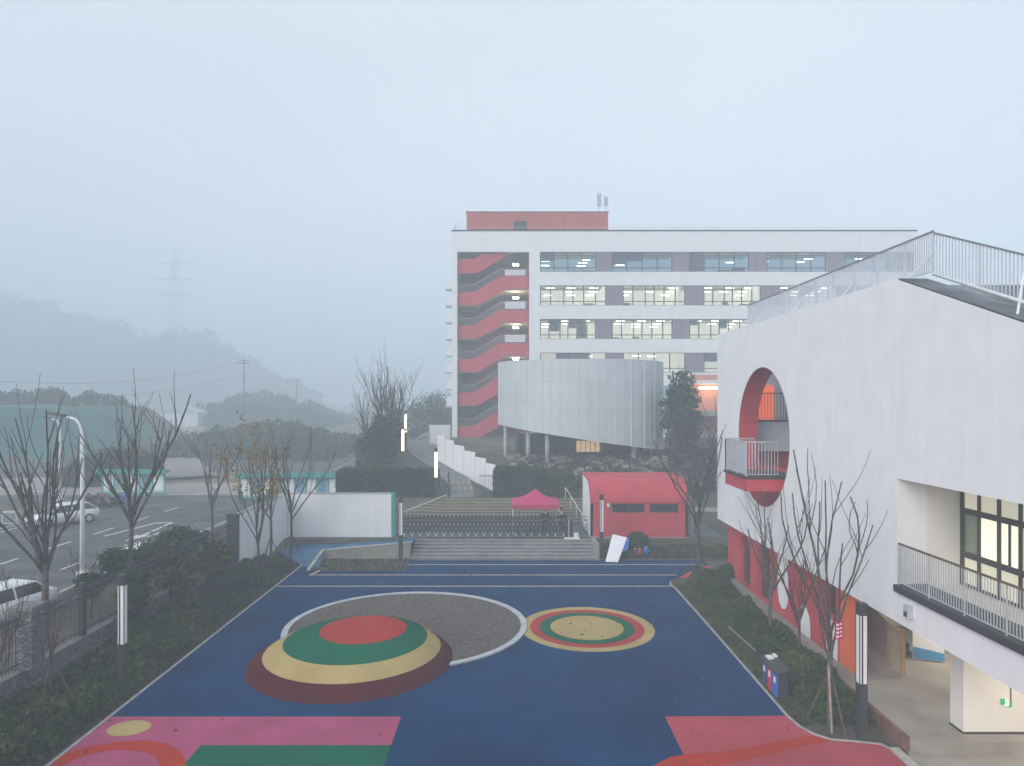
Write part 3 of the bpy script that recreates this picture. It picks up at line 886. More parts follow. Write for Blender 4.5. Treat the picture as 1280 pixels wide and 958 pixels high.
# ================================================================== PERSONS
def skin_obj(name, joints, edges, m, parent, root=0, lv=1):
    me = bpy.data.meshes.new(name)
    me.from_pydata([j[0] for j in joints], edges, [])
    me.materials.append(m)
    o = bpy.data.objects.new(name, me); COL.objects.link(o); o.parent = parent
    me.skin_vertices.new() if hasattr(me.skin_vertices, 'new') and not me.skin_vertices else None
    md = o.modifiers.new('skin', 'SKIN')
    if not me.skin_vertices:
        bpy.context.view_layer.objects.active = o
    sv = me.skin_vertices[0].data
    for i, j in enumerate(joints):
        sv[i].radius = j[1] if isinstance(j[1], tuple) else (j[1], j[1])
    for q in sv: q.use_root = False
    sv[root].use_root = True
    md.use_smooth_shade = True
    sb = o.modifiers.new('sub', 'SUBSURF'); sb.levels = lv; sb.render_levels = lv
    return o
def person(loc, rz, label, arm=0.0):
    t = thing('person', loc, label, 'person', None, rz)
    J = [((0, 0, .93), (.13, .10)), ((0, 0, 1.18), (.13, .10)), ((0, 0, 1.38), (.15, .10)), ((0, -.01, 1.5), (.05, .05)), ((0, -.02, 1.6), (.085, .09)), ((0, -.02, 1.7), (.075, .085)),
         ((.19, 0, 1.4), .055), ((.25, .02, 1.14), .042), ((.24, -.12, .94 + arm), .032), ((.235, -.16, .87 + arm), (.04, .022)),
         ((-.19, 0, 1.4), .055), ((-.25, .02, 1.14), .042), ((-.24, -.12, .94), .032), ((-.235, -.16, .87), (.04, .022)),
         ((.1, 0, .88), .085), ((.11, -.02, .5), .058), ((.11, .02, .09), .042), ((.12, -.14, .04), (.045, .03)),
         ((-.1, 0, .88), .085), ((-.12, -.03, .5), .058), ((-.13, .02, .09), .042), ((-.14, -.14, .04), (.045, .03))]
    E = [(0,1),(1,2),(2,3),(3,4),(4,5),(2,6),(6,7),(7,8),(8,9),(2,10),(10,11),(11,12),(12,13),(0,14),(14,15),(15,16),(16,17),(0,18),(18,19),(19,20),(20,21)]
    base = len(J)
    for hnd, sx in ((9, 1), (13, -1)):
        hp = Vector(J[hnd][0])
        for f in range(4):
            a = hp + Vector((sx*(-.03+.02*f), -.03, -.03)); J.append((tuple(a), .009)); E.append((hnd, len(J)-1))
            b = a + Vector((0, -.012, -.05 + .006*abs(f-1))); J.append((tuple(b), .008)); E.append((len(J)-2, len(J)-1))
        a = hp + Vector((-sx*.045, -.02, -.01)); J.append((tuple(a), .01)); E.append((hnd, len(J)-1))
    skin_obj('body', J, E, M_skin, t)
    C = [((0, 0, .86), (.165, .13)), ((0, 0, 1.15), (.16, .125)), ((0, 0, 1.38), (.18, .125)), ((0, 0, 1.46), (.08, .08)),
         ((.2, 0, 1.4), .075), ((.26, .02, 1.14), .06), ((.25, -.11, .95+arm), .048), ((-.2, 0, 1.4), .075), ((-.26, .02, 1.14), .06), ((-.25, -.11, .95), .048)]
    skin_obj('jacket', C, [(0,1),(1,2),(2,3),(2,4),(4,5),(5,6),(2,7),(7,8),(8,9)], M_coat, t)
    T = [((0, 0, .92), (.15, .12)), ((.1, 0, .84), .1), ((.11, -.02, .5), .075), ((.11, .02, .1), .06), ((-.1, 0, .84), .1), ((-.12, -.03, .5), .075), ((-.13, .02, .1), .06)]
    skin_obj('trousers', T, [(0,1),(1,2),(2,3),(0,4),(4,5),(5,6)], M_coat, t)
    s = MB().lathe([(.085, 1.6), (.1, 1.66), (.095, 1.74), (.06, 1.8), (.02, 1.815)], (0, .015, 0), 14)
    s.build('hair', mat('hair', (.012, .01, .01), .6, .1, 8), t, world=False, smooth=True)
    for sx in (-1, 1): MB().lathe([(.011, 0), (.004, .008)], (sx*.03, -.105, 1.655), 8).build('eye', M_dark, t, world=False)
    for sx in (-1, 1): MB().box(sx*.12-.045, sx*.12+.045, -.19, .07, .0, .07).build('shoe', M_tyre, t, world=False)
person((PX(681.5, 46.3), 46.3, .95), R(10), 'person in dark clothes standing under the magenta canopy behind the gate')
person((PX(702, 46.0), 46.0, .95), R(-25), 'person in black standing right of the canopy by the gate end', .12)

# ================================================================== KINDERGARTEN BUILDING (right)
KB = thing('kindergarten_building', (17, 26, 0), 'white building with a big round opening over a red arched ground floor', 'building')
XF = 11.5
circ = [(31.45 + 3.2*math.cos(2*math.pi*i/72), 8.3 + 3.2*math.sin(2*math.pi*i/72)) for i in range(72)]
outer = [(38.2, 3.36), (38.2, 13.62), (20.5, 13.62), (8.0, 9.0), (8.0, 3.36)]
log = [(20.4, 4.5), (20.4, 7.65), (9.0, 7.65), (9.0, 4.5)]
MB().prism([outer, circ, log], 'x', XF, XF+.9).build('facade_wall', M_facade, KB)
# red lining of the opening
s = MB(); vs = []; n = 72
for i in range(n):
    a = 2*math.pi*i/n
    for r, x in ((3.185, XF+.012), (3.185, XF+.95), (3.30, XF+.95)):
        vs.append((x, 31.45 + r*math.cos(a), 8.3 + r*math.sin(a)))
fs = []
for i in range(n):
    k2 = (i+1) % n; fs += [(3*i, 3*i+1, 3*k2+1, 3*k2), (3*i+1, 3*i+2, 3*k2+2, 3*k2+1)]
s.add(vs, fs).build('opening_lining', M_redin, KB, smooth=False)
# far end wall (opening towards us) and hidden side
MB().prism([[(12.4, .3), (24, .3), (24, 13.5), (12.4, 13.5)], [(16.9, 8.9), (16.9, 11.2), (15.6, 11.2), (15.6, 8.9)]], 'y', 37.9, 38.19).build('end_wall', M_facade, KB)
MB().box(23.7, 24.0, 9, 37.9, .3, 13.4).build('rear_wall', M_facade, KB)
# roof, with an unseen gap over the court made to let sky light in
MB().box(12.42, 14.2, 20.6, 37.9, 13.05, 13.3).box(14.2, 23.7, 20.6, 26.5, 13.05, 13.3).build('roof', M_roofdark, KB)
MB().add([(12.4, 20.5, 13.45), (23.7, 20.5, 13.45), (23.7, 8.0, 8.85), (12.4, 8.0, 8.85), (12.4, 20.5, 13.2), (23.7, 20.5, 13.2), (23.7, 8.0, 8.6), (12.4, 8.0, 8.6)],
    [(0,1,2,3),(7,6,5,4),(0,4,5,1),(1,5,6,2),(2,6,7,3),(3,7,4,0)]).build('sloped_roof', M_roofdark, KB)
MB().add([(11.55, 20.4, 13.63), (12.4, 20.4, 13.63), (12.4, 8.0, 9.06), (11.55, 8.0, 9.06), (11.55, 20.4, 13.585), (12.4, 20.4, 13.585), (12.4, 8.0, 9.01), (11.55, 8.0, 9.01)],
    [(0,1,2,3),(7,6,5,4),(0,4,5,1),(1,5,6,2),(2,6,7,3),(3,7,4,0)]).build('roof_edging', M_roofdark, KB)
# roof railing
XR = 12.05
def railing(name, a, b, h, pitch, parent, r=.012, cap=M_railcap, m=M_rail, bottom=.08, n=4):
    a = Vector(a); b = Vector(b); L = (Vector((b.x, b.y, 0)) - Vector((a.x, a.y, 0))).length
    k = max(2, int(L/pitch)); s = MB()
    up = Vector((0, 0, 1))
    for i in range(k+1):
        p = a.lerp(b, i/k); big = (i % 14 == 0)
        s.bar(p + up*(0 if big else bottom), p + up*(h-.02), r*1.9 if big else r, n=n)
    s.bar(a + up*bottom, b + up*bottom, .02, n=4)
    o = s.build(name, m, parent)
    MB().bar(a + up*h, b + up*h, .035, n=4).build('handrail', cap, o)
    return o
rl = railing('roof_railing', (XR, 34.8, 13.60), (XR, 19.5, 13.60), 1.22, .11, KB, .019, M_capgrey, M_palerail)
XR2 = 12.45
rl2 = railing('roof_railing', (XR, 19.5, 13.55), (13.3, 12.4, 10.45), 1.22, .11, KB, .017, M_capgrey, M_palerail)
MB().bar((XR, 19.5, 13.6), (13.3, 12.4, 10.5), .05, n=8).build('base_pipe', M_whitemetal, KB, smooth=True)
for y in (19.55, 23.9, 28.2, 32.7):
    MB().bar((XR, y, 14.2), (11.72, y+.5, 13.62), .02, n=6).build('brace', M_whitemetal, KB)
MB().bar((12.15, 16.2, 13.0), (11.85, 16.0, 12.0), .03, n=6).build('brace', M_whitemetal, KB)
# balcony through round opening
bal = MB().box(10.0, 12.4, 29.3, 32.3, 6.60, 6.70).build('balcony', M_dark, KB)
MB().box(10.06, 12.4, 29.36, 32.2, 6.06, 6.60).build('fascia', M_redwall, bal)
rb = []
r1 = railing('railing', (10.08, 32.2, 6.7), (10.08, 29.4, 6.7), 1.48, .11, bal, .02, M_rail)
r2 = railing('railing', (10.08, 29.4, 6.7), (11.45, 29.4, 6.7), 1.48, .13, bal, .02, M_rail)
r3 = railing('railing', (10.08, 32.2, 6.7), (11.45, 32.2, 6.7), 1.48, .13, bal, .02, M_rail)
for r_ in (r1, r2, r3):
    for c in list(r_.children):
        c.parent = bal; c.location = Vector((0, 0, 0)) + 0*wloc(r_)
# inner floor and red stair wall behind the opening
MB().box(12.45, 13.6, 26.5, 37.9, 6.3, 6.58).build('inner_floor', M_redwall, KB)
MB().box(13.4, 13.6, 29.6, 31.2, 6.58, 8.9).build('inner_wall', M_redwall, KB)
MB().prism([[(29.2, 6.58), (29.2, 7.9), (26.6, 9.0), (26.6, 5.2), (29.2, 5.2)]], 'x', 12.6, 12.8).build('stair_parapet', M_redwall, KB)
MB().box(12.45, 23.7, 35.9, 37.9, 7.3, 8.86).build('walkway', mat('walkway_grey', (.38, .40, .44), .8, .06, 1), KB)
MB().box(12.45, 23.7, 35.84, 36.0, 8.86, 8.95).build('walkway_edge', M_dark, KB)
railing('walkway_railing', (12.5, 35.95, 8.95), (20, 35.95, 8.95), 1.4, .16, KB, .016, M_dark, M_dark)
MB().box(13.6, 14.5, 37.82, 37.9, 8.9, 10.8).build('orange_door', M_orangelit, KB)
MB().box(15.15, 15.45, 37.3, 37.6, 8.86, 12.6).build('column', M_whitemetal, KB)
MB().box(15.6, 16.9, 38.0, 38.06, 8.9, 11.2).build('dark_window', M_glassdark, KB)
MB().box(12.45, 23.7, 37.0, 37.25, .3, 7.3).build('inner_end_wall', M_redwall, KB)

# loggia
XW = 13.44
MB().box(12.4, XW+.3, 20.4, 20.6, 3.36, 7.9).build('loggia_end_wall', M_inner, KB)
MB().box(12.4, XW+.5, 8.5, 20.4, 7.65, 7.9).build('loggia_ceiling', M_inner, KB)
MB().box(12.4, 23.6, 8.5, 20.6, 3.38, 4.48).box(12.4, 23.6, 20.6, 37.0, 3.38, 3.7).build('floor_slab', M_inner, KB)
MB().box(11.38, 12.4, 9.0, 20.38, 4.30, 4.503).build('loggia_ledge', M_dark, KB)
railing('loggia_railing', (11.5, 20.3, 4.51), (11.5, 9.2, 4.51), 1.22, .105, KB, .013)
zt = [4.5, 5.34, 5.51, 6.63, 6.80, 7.65]
ym = [20.4 - .80*i for i in range(13)]
wi = 0
for i in range(len(ym)-1):
    y1, y0 = ym[i], ym[i+1]
    w = thing('window', (XW, (y0+y1)/2, 4.5), None, None); w.parent = KB; w.location = Vector((XW, (y0+y1)/2, 4.5)) - Vector(KB.location)
    s = MB()
    s.box(XW-.05, XW+.07, y0-.06 if i % 2 else y0-.05, y0+.05, 4.5, 7.65)
    if i == 0: s.box(XW-.05, XW+.07, y1-.14, y1-.001, 4.5, 7.65)
    s.box(XW-.045, XW+.065, y0+.05, y1-.05, zt[1], zt[2]); s.box(XW-.045, XW+.065, y0+.05, y1-.05, zt[3], zt[4])
    s.box(XW-.045, XW+.065, y0+.05, y1-.05, 4.5, 4.58); s.box(XW-.045, XW+.065, y0+.05, y1-.05, 7.58, 7.649)
    if i in (2, 4, 7): s.box(XW-.04, XW+.05, (y0+y1)/2-.03, (y0+y1)/2+.03, zt[2], zt[3])
    s.build('frame', M_bronze, w)
    mm = M_pane_green if i == 0 else (M_pane_lit if i in (1, 2, 5, 6) else M_pane_dim)
    MB().box(XW, XW+.02, y0+.05, y1-.05, zt[2], zt[3]).build('pane', mm, w)
    MB().box(XW, XW+.02, y0+.05, y1-.05, zt[4], 7.58).build('pane', M_pane_dim, w)
    MB().box(XW, XW+.02, y0+.05, y1-.05, 4.58, zt[1]).build('pane', M_pane_dim, w)
# small grey box on facade below loggia
t = thing('wall_lamp', (11.45, 19.6, 3.9), 'small grey wall light under the ledge of the white upper floor', 'lamp')
MB().box(11.34, 11.5, 19.56, 19.78, 3.72, 4.08).build('housing', M_rail, t); MB().box(11.325, 11.34, 19.6, 19.74, 3.76, 3.9).build('lens', M_dark, t)

# ground floor, red wall with arches
def arch(y0, y1, z0, z1, n=12, bottom=True):
    r = (y1-y0)/2; c = (y0+y1)/2; pts = [(y0, z0), (y1, z0)]
    for i in range(n+1):
        a = math.pi*i/n; pts.append((c + r*math.cos(a), z1 - r + r*math.sin(a)))
    return pts
XG = 12.0
holes = [arch(34.35, 35.85, .5, 3.0), arch(31.7, 33.35, .5, 3.22)]
wn = (25.3, 26.1)
MB().prism([[(25.0, .3), (37.9, .3), (37.9, 3.36), (25.0, 3.36)]] + holes + [[(wn[0], 1.9), (wn[1], 1.9), (wn[1], 3.3), (wn[0], 3.3)]], 'x', XG, XG+.3).build('ground_floor_wall', M_redwall, KB)
MB().box(XG+.001, XG+.3, 23.8, 25.0, .3, 3.36).build('orange_pier', M_orange, KB)
for (a, b, tp) in ((34.35, 35.85, 3.0), (31.7, 33.35, 3.22)):
    dd = MB().prism([arch(a, b, .5, tp)], 'x', XG+.2, XG+.26).build('arched_door', mat('door_maroon', (.07, .02, .025), .5, .1, 3), KB)
    MB().box(XG+.17, XG+.2, (a+b)/2-.03, (a+b)/2+.03, .5, tp-.1).box(XG+.17, XG+.2, a, b, 2.1, 2.16).build('frame', M_bronze, dd)
MB().box(XG+.2, XG+.24, *wn, 1.9, 3.3).build('window', M_bronze, KB)
# white pill shapes
def pill(y0, y1, z0, z1, n=14, x=XG):
    r = (y1-y0)/2; c = (y0+y1)/2; pts = []
    for i in range(n+1):
        a = math.pi*i/n; pts.append((c + r*math.cos(a), max(z0+.01, z1-r*1.3) + (r*1.3 if z1 < 3.3 else .0)*math.sin(a) + (0 if z1 < 3.3 else r*1.3)))
    for i in range(n+1):
        a = math.pi + math.pi*i/n; pts.append((c + r*math.cos(a), z0 + r*1.3 + r*1.3*math.sin(a) if z0 > .4 else .3))
    return [pts]
MB().prism(pill(29.65, 30.75, .75, 3.36), 'x', XG-.02, XG-.001).build('white_panel', M_facade, KB)
MB().prism(pill(27.45, 28.65, .3, 1.55), 'x', XG-.02, XG-.001).build('white_panel', M_facade, KB)
MB().prism(pill(25.15, 26.0, .3, 1.75), 'x', XG-.02, XG-.001).build('white_panel', M_facade, KB)
# white lit wall at lower right
MB().box(13.0, 23.7, 19.65, 20.25, .38, 3.38).build('cross_wall', M_inner, KB)
MB().box(12.98, 23.7, 19.63, 20.27, .36, .44).build('skirting', M_bronze, KB)
MB().box(15.5, 23.7, 29.0, 29.25, .38, 3.38).build('inner_wall', mat('cream_wall', (.55, .52, .44), .8, .06, .8), KB)
MB().box(18.5, 18.7, 20.3, 29.0, .38, 3.38).build('inner_wall', mat('cream_wall', (.55, .52, .44)), KB)
# exit sign
t = thing('exit_sign', (14.2, 19.6, 1.1), 'small green and white running-man exit sign on the white cross wall', 'sign')
xc = PX(1259, 19.6)
zc = PZ(880, 19.6)
MB().box(xc-.155, xc-.055, 19.6, 19.65, zc-.02, zc+.13).build('green_plate', M_signgreen, t)
MB().box(xc-.05, xc+.05, 19.6, 19.65, zc-.06, zc+.09).build('white_plate', mat('sign_white', (.8, .85, .82), .5, .02, 3, emit=(.8, 1, .9), estr=.35), t)
MB().box(xc+.055, xc+.14, 19.6, 19.65, zc-.1, zc+.05).build('green_plate', M_signgreen, t)
s = MB().box(xc-.02, xc+.0, 19.595, 19.6, zc+.0, zc+.05).bar((xc-.01, 19.597, zc), (xc-.03, 19.597, zc-.04), .006, n=4).bar((xc-.01, 19.597, zc), (xc+.02, 19.597, zc-.03), .006, n=4).bar((xc-.03, 19.597, zc+.03), (xc+.02, 19.597, zc+.04), .005, n=4)
s.build('pictogram', M_signgreen, t)
MB().bar((xc+.13, 19.63, zc+.06), (xc+.13, 19.63, zc+.55), .012).build('conduit', M_dark, t)

# platform
t = flat('yard', [(10.85, 6), (30, 6), (30, 19.4), (11.25, 19.4), (10.85, 18.5)], .01, M_concrete)
struct(MB().prism([[(11.3, 19.45), (11.6, 19.2), (30, 19.2), (30, 38), (11.3, 38)]], 'z', -.04, .38).build('platform', M_concrete))
struct(MB().prism([[(11.18, 19.6), (11.3, 19.4), (11.3, 37.9), (11.18, 37.9)]], 'z', -.04, .43).build('platform_kerb', mat('red_brown_kerb', (.16, .07, .055), .8, .3, 2)))
s = MB()
for k in range(13):
    y = 19.6 - k*.33; s.box(10.84, 11.1, y-.3, y, 0, .022)
struct(s.build('drain_strip', mat('drain_grey', (.42, .42, .38), .8, .2, 4)))

# slat fence under the overhang
t = thing('slat_fence', (14, 26, .38), 'beige slatted fence curving under the white overhang', 'fence')
pts = [(13.62, 23.8), (13.75, 25.0), (14.1, 26.6), (14.6, 28.0), (15.2, 29.0)]
s = MB(); s2 = MB()
M_beige = mat('beige_metal', (.42, .36, .26), .7, .1, 3)
for (a, b) in zip(pts[:-1], pts[1:]):
    L = math.hypot(b[0]-a[0], b[1]-a[1]); n = int(L/.16)
    for k in range(n):
        f = k/n; x = a[0]+(b[0]-a[0])*f; y = a[1]+(b[1]-a[1])*f
        s.box(x-.012, x+.012, y-.055, y+.055, .42, 1.86)
    s2.bar((a[0], a[1], 1.88), (b[0], b[1], 1.88), .03, n=4); s2.bar((a[0], a[1], .48), (b[0], b[1], .48), .025, n=4)
s.build('slats', M_beige, t); s2.build('rails', M_beige, t)
MB().box(13.56, 13.68, 23.72, 23.84, .36, 2.0).build('end_post', mat('tan_post', (.42, .27, .11), .7, .1, 3), t)
# leaning banner and crate in the passage
bx, by = 15.35, 25.3
t = thing('display_banner', (bx, by, .38), 'white display banner with a blue foot propped in the passage', 'banner')
w = .55
quad_slab([(bx-.5, by, .42), (bx+.45, by-.35, .42), (bx+.52, by-.2, 1.9), (bx-.42, by+.15, 1.9)], .04).build('panel', M_board, t)
quad_slab([(bx-.49, by-.03, .44), (bx+.44, by-.38, .44), (bx+.455, by-.35, .72), (bx-.475, by+.0, .86)], .02).build('blue_foot', mat('banner_blue', (.05, .25, .5), .6, .1, 2), t)
t = thing('wooden_crate', (14.8, 25.9, .38), 'small reddish slatted crate left of the display banner', 'crate')
s = MB()
for k in range(3): s.box(14.62, 14.98, 25.7, 25.73, .42+k*.14, .52+k*.14); s.box(14.62, 14.98, 26.05, 26.08, .42+k*.14, .52+k*.14); s.box(14.62, 14.65, 25.73, 26.05, .42+k*.14, .52+k*.14); s.box(14.95, 14.98, 25.73, 26.05, .42+k*.14, .52+k*.14)
s.build('slats', mat('crate_red', (.2, .07, .05), .7, .2, 4), t)
MB().box(14.62, 14.98, 25.7, 26.08, .38, .42).build('bottom', mat('crate_red', (.2, .07, .05)), t)

# ceiling lamp fixtures under the overhang light the passage and cross wall
for i, (x, y, lb) in enumerate(((15.2, 17.6, 'round ceiling lamp under the white floor before the cross wall'), (16.0, 24.3, 'round ceiling lamp over the passage behind the cross wall'))):
    t = thing('ceiling_lamp', (x, y, 3.36), lb, 'ceiling lamp', 'ceiling lamps under the overhang')
    MB().lathe([(.26, 0.02), (.26, -.04)], (x, y, 3.36), 20).build('housing', M_whitemetal, t)
    MB().lathe([(.2, -.041), (.2, -.06), (.01, -.061)], (x, y, 3.36), 20).build('diffuser', mat('warm_diffuser', (.9, .9, .85), .5, .01, 1, emit=(1, .86, .68), estr=150), t)

# recycling stand, right bed
def stand():
    x, y = 8.86, 23.4
    t = thing('waste_bin', (x, y, 0), 'dark bin cabinet with blue and red door panels at the shrub edge', 'bin')
    MB().box(x, x+.34, y-.7, y+.7, 0, .86).build('cabinet', M_dark, t)
    MB().prism([[(x-.1, .88), (x+.42, .98), (x+.42, 1.03), (x-.1, .93)]], 'y', y-.8, y+.8).build('lid', M_dark, t)
    for k, m in enumerate((M_blueplastic, M_redplastic, mat('navy', (.02, .05, .16), .4, .05, 3))):
        yy = y - .68 + k*.47
        d = MB().box(x-.03, x-.002, yy, yy+.42, .06, .84).build('door_panel', m, t)
        MB().box(x-.04, x-.03, yy+.14, yy+.3, .5, .7).build('label_plate', M_acryl, d)
    MB().box(x+.05, x+.25, y+.3, y+.6, .97, 1.03).box(x+.3, x+.42, y+.4, y+.65, 1.0, 1.06).build('papers', M_board, t)
stand()
t = thing('guard_rail', (8.95, 27, 0), 'short dark rail on thin posts left of the bin cabinet', 'rail')
MB().bar((8.8, 27.7, .78), (8.95, 25.1, .78), .03, n=4).build('rail', M_capgrey, t)
for yy, xx in ((27.65, 8.8), (25.15, 8.95)): MB().bar((xx, yy, -.03), (xx, yy, .78), .03).build('post', M_dark, t)

# ================================================================== SHRUB BEDS
def hedge_strip(name, x0, x1, y0, y1, h, dens, m, seed, size=.11, base=0.0, edge=.5, xf=None):
    rng = np.random.default_rng(seed)
    ph = rng.uniform(0, 6, 8)
    def top(x, y):
        u = np.clip(np.minimum(x - x0, x1 - x) / edge, 0, 1); v = np.clip(np.minimum(y - y0, y1 - y) / edge, 0, 1)
        w = .72 + .18*np.sin(x*2.3+ph[0]+np.sin(y*1.1)) * np.sin(y*1.7+ph[1]) + .15*np.sin(y*3.9+ph[2])*np.sin(x*3.1+ph[3]) + .12*np.sin(y*.7+ph[4])
        return base + h * w * np.sqrt(u * v + 1e-4)
    nxx = max(4, int((x1-x0)/.3)); nyy = int((y1-y0)/.3)
    vs = []
    for j in range(nyy+1):
        for i in range(nxx+1):
            x = x0+(x1-x0)*i/nxx; y = y0+(y1-y0)*j/nyy
            vs.append((x, y, float(top(np.array(x), np.array(y)))*.86 - .02))
    fs = [(j*(nxx+1)+i, j*(nxx+1)+i+1, (j+1)*(nxx+1)+i+1, (j+1)*(nxx+1)+i) for j in range(nyy) for i in range(nxx)]
    o = thing(name, ((x0+x1)/2, (y0+y1)/2, base), None, None)
    tag(o, kind='stuff')
    MB().add(vs, fs).build('understory', M_core, o, fix=False, smooth=True)
    n = int((x1-x0)*(y1-y0)*dens)
    P = np.empty((n, 3)); P[:, 0] = rng.uniform(x0-.03, x1+.03, n); P[:, 1] = rng.uniform(y0, y1, n)
    tz = top(P[:, 0], P[:, 1]); P[:, 2] = tz * rng.uniform(.72, 1.06, n) + rng.normal(size=n)*.05
    P[:, 2] = np.maximum(P[:, 2], base + .03)
    pick = (np.sin(P[:, 1]*1.6+ph[5])+np.sin(P[:, 0]*2.1+P[:, 1]*.6+ph[6])+rng.normal(size=n)*.7) > .9
    leaf_cloud('leaves', P[~pick], size, m, o, seed=seed)
    leaf_cloud('lighter_leaves', P[pick] + np.array([0, 0, .04]), size*1.05, M_leafB, o, seed=seed+1)
    return o

tag(hedge_strip('shrub_bed', -15.95, -12.95, 8, 41.5, .85, 650, M_leafA, 11, .12), 'low dark shrubs filling the bed between playground and stone wall', None)
tag(hedge_strip('shrub_bed', 9.55, 11.15, 20.9, 37.2, 1.15, 1300, M_leafA, 12, .11, edge=.35), 'dense dark shrubs between the playground and red wall', None)
tag(hedge_strip('shrub_bed', 5.5, 14, 43.0, 44.6, .75, 500, M_leafA, 13, .12), 'dark shrubs in front of the guard hut', None)
# soil below the beds
flat('bed_soil', [(-15.98, 6), (-12.74, 6), (-12.74, 42.0), (-15.98, 42.0)], .008, M_soil)
flat('bed_soil', [(8.72, 37.5), (8.6, 36.9), (8.74, 30), (8.74, 21.6), (8.84, 20.95), (9.05, 20.5), (9.38, 20.15), (10.12, 20.02), (10.75, 19.9), (11.2, 19.4), (11.2, 38.2), (9.3, 38.2)], .012, M_soil)
flat('bed_soil', [(5.5, 42.62), (14.5, 42.62), (14.5, 44.7), (5.5, 44.7)], .008, M_soil)
flat('red_paving', [(9.35, 38.3), (11.9, 38.3), (11.95, 41.2), (11.2, 40.9)], .007, M_redwall)
# dry grass tufts along right bed edge
rng = np.random.default_rng(4)
n = 7000; P = np.empty((n, 3)); P[:, 1] = rng.uniform(20.9, 37, n); P[:, 0] = 8.82 + rng.random(n)**1.3*.8; P[:, 2] = rng.uniform(.01, .07, n)
tag(leaf_cloud('dry_grass', P, .07, M_leafB, seed=3), kind='stuff')
n = 5000; P = np.empty((n, 3)); P[:, 1] = rng.uniform(16, 41, n); P[:, 0] = -12.82 - rng.random(n)**1.6*.7; P[:, 2] = rng.uniform(.01, .07, n)
tag(leaf_cloud('fallen_leaves', P, .07, M_leafBr, seed=3), kind='stuff')
n = 260; P = np.empty((n, 3)); P[:, 0] = -12.5 + 21 * rng.random(n)**np.where(rng.random(n) < .5, 2.2, .35); P[:, 1] = rng.uniform(18, 40, n); P[:, 2] = .02
tag(leaf_cloud('stray_leaves', P, .075, M_leafBr, seed=9, up=.9), kind='stuff')
n = 900; P = np.empty((n, 3)); P[:, 0] = rng.uniform(-11.8, -6.4, n); P[:, 1] = rng.uniform(40, 42.7, n); P[:, 2] = rng.uniform(.02, .08, n)
tag(leaf_cloud('bed_weeds', P, .1, M_leafB, seed=8), kind='stuff')

# clipped box hedges behind the gate
def box_hedge(x0, x1, y0, y1, z0, z1, lb, seed, m=M_leafC, dens=420):
    t = thing('clipped_hedge', ((x0+x1)/2, (y0+y1)/2, z0), lb, 'hedge', 'clipped box hedges behind the gate')
    MB().box(x0+.1, x1-.1, y0+.1, y1-.1, z0, z1-.1).build('core', M_core, t)
    rng = np.random.default_rng(seed); Ps = []
    def face(n, f):
        u = rng.random(n); v = rng.random(n); w = rng.normal(size=n)*.05; Ps.append(f(u, v, w))
    ax, ay, az = x1-x0, y1-y0, z1-z0
    face(int(ax*az*dens), lambda u, v, w: np.stack([x0+u*ax, y0+w, z0+v*az], 1))
    face(int(ax*ay*dens), lambda u, v, w: np.stack([x0+u*ax, y0+v*ay, z1+w+.04*np.sin(u*40)], 1))
    face(int(ay*az*dens), lambda u, v, w: np.stack([x0+w, y0+u*ay, z0+v*az], 1))
    face(int(ay*az*dens), lambda u, v, w: np.stack([x1+w, y0+u*ay, z0+v*az], 1))
    leaf_cloud('foliage', np.concatenate(Ps), .13, m, t, seed=seed)
box_hedge(-14.0, -6.2, 54.5, 57.5, 1.6, 4.2, 'long clipped green hedge above the white screen wall', 21)
box_hedge(-1.4, 2.6, 54.6, 57.5, 1.9, 4.35, 'clipped green hedge behind the magenta canopy', 22)
box_hedge(2.75, 4.8, 54.2, 57.0, 1.9, 4.2, 'lighter clipped hedge block left of the guard hut', 23, M_leafB)

# ================================================================== TREES
GR = 'bare street trees along the road fence'
bare_tree('bare_tree', (-17.5, 25.6, 1.0), 8.6, 2.9, 2.3, 'large bare tree with many upright limbs behind the left fence', GR, 101, .12, 12, M_bark, sub=4, twig=False)
bare_tree('bare_tree', (-17.4, 31.2, 1.0), 9.0, 4.0, 2.2, 'tall bare tree standing before the teal notice board', GR, 102, .11, 10, M_bark, sub=5, twig=False)
bare_tree('bare_tree', (-17.3, 39.3, 1.0), 6.8, 3.4, 1.7, 'thin bare tree left of the yellow-leaved tree', GR, 103, .085, 7, M_bark)
bare_tree('yellow_leaved_tree', (-13.6, 36.5, 0), 7.8, 2.6, 1.6, 'slender tree still carrying sparse yellow leaves by the wing wall', 'staked trees in the left bed', 104, .07, 8, M_barkdark, leafy=(M_leafY, .62, 8, .11), stakes=3)
bare_tree('bare_tree', (-14.6, 41.3, 0), 7.0, 3.3, 1.5, 'thin staked bare tree in front of the white wing wall', 'staked trees in the left bed', 105, .075, 6, M_barkdark, stakes=3, leafy=(M_leafY, .3, 4, .1))
bare_tree('bare_tree', (-13.7, 42.3, 0), 7.9, 3.4, 2.4, 'staked bare tree spreading over the corner of the white screen wall', 'staked trees in the left bed', 106, .08, 8, M_barkdark, stakes=3)
bare_tree('bare_tree', (-15.0, 22.2, 0), 3.6, 1.9, .9, 'small reddish bare tree in the left bed right of the stone pillar', 'staked trees in the left bed', 107, .045, 5, M_barkred, stakes=3)
bare_tree('bare_tree', (-14.6, 19.2, 0), 4.6, 2.4, 1.1, 'small dark bare sapling at the far left edge', 'saplings at the left edge', 108, .05, 6, M_barkred)
bare_tree('bare_tree', (-17.6, 27.9, 1.0), 3.4, 1.0, .7, 'thin sapling behind the fence right of the large bare tree', 'saplings behind the fence', 109, .03, 4, M_barkred)
bare_tree('bare_tree', (-17.7, 24.0, 1.0), 3.2, .9, .7, 'thin sapling behind the fence left of the street lamp foot', 'saplings behind the fence', 110, .03, 4, M_barkred)
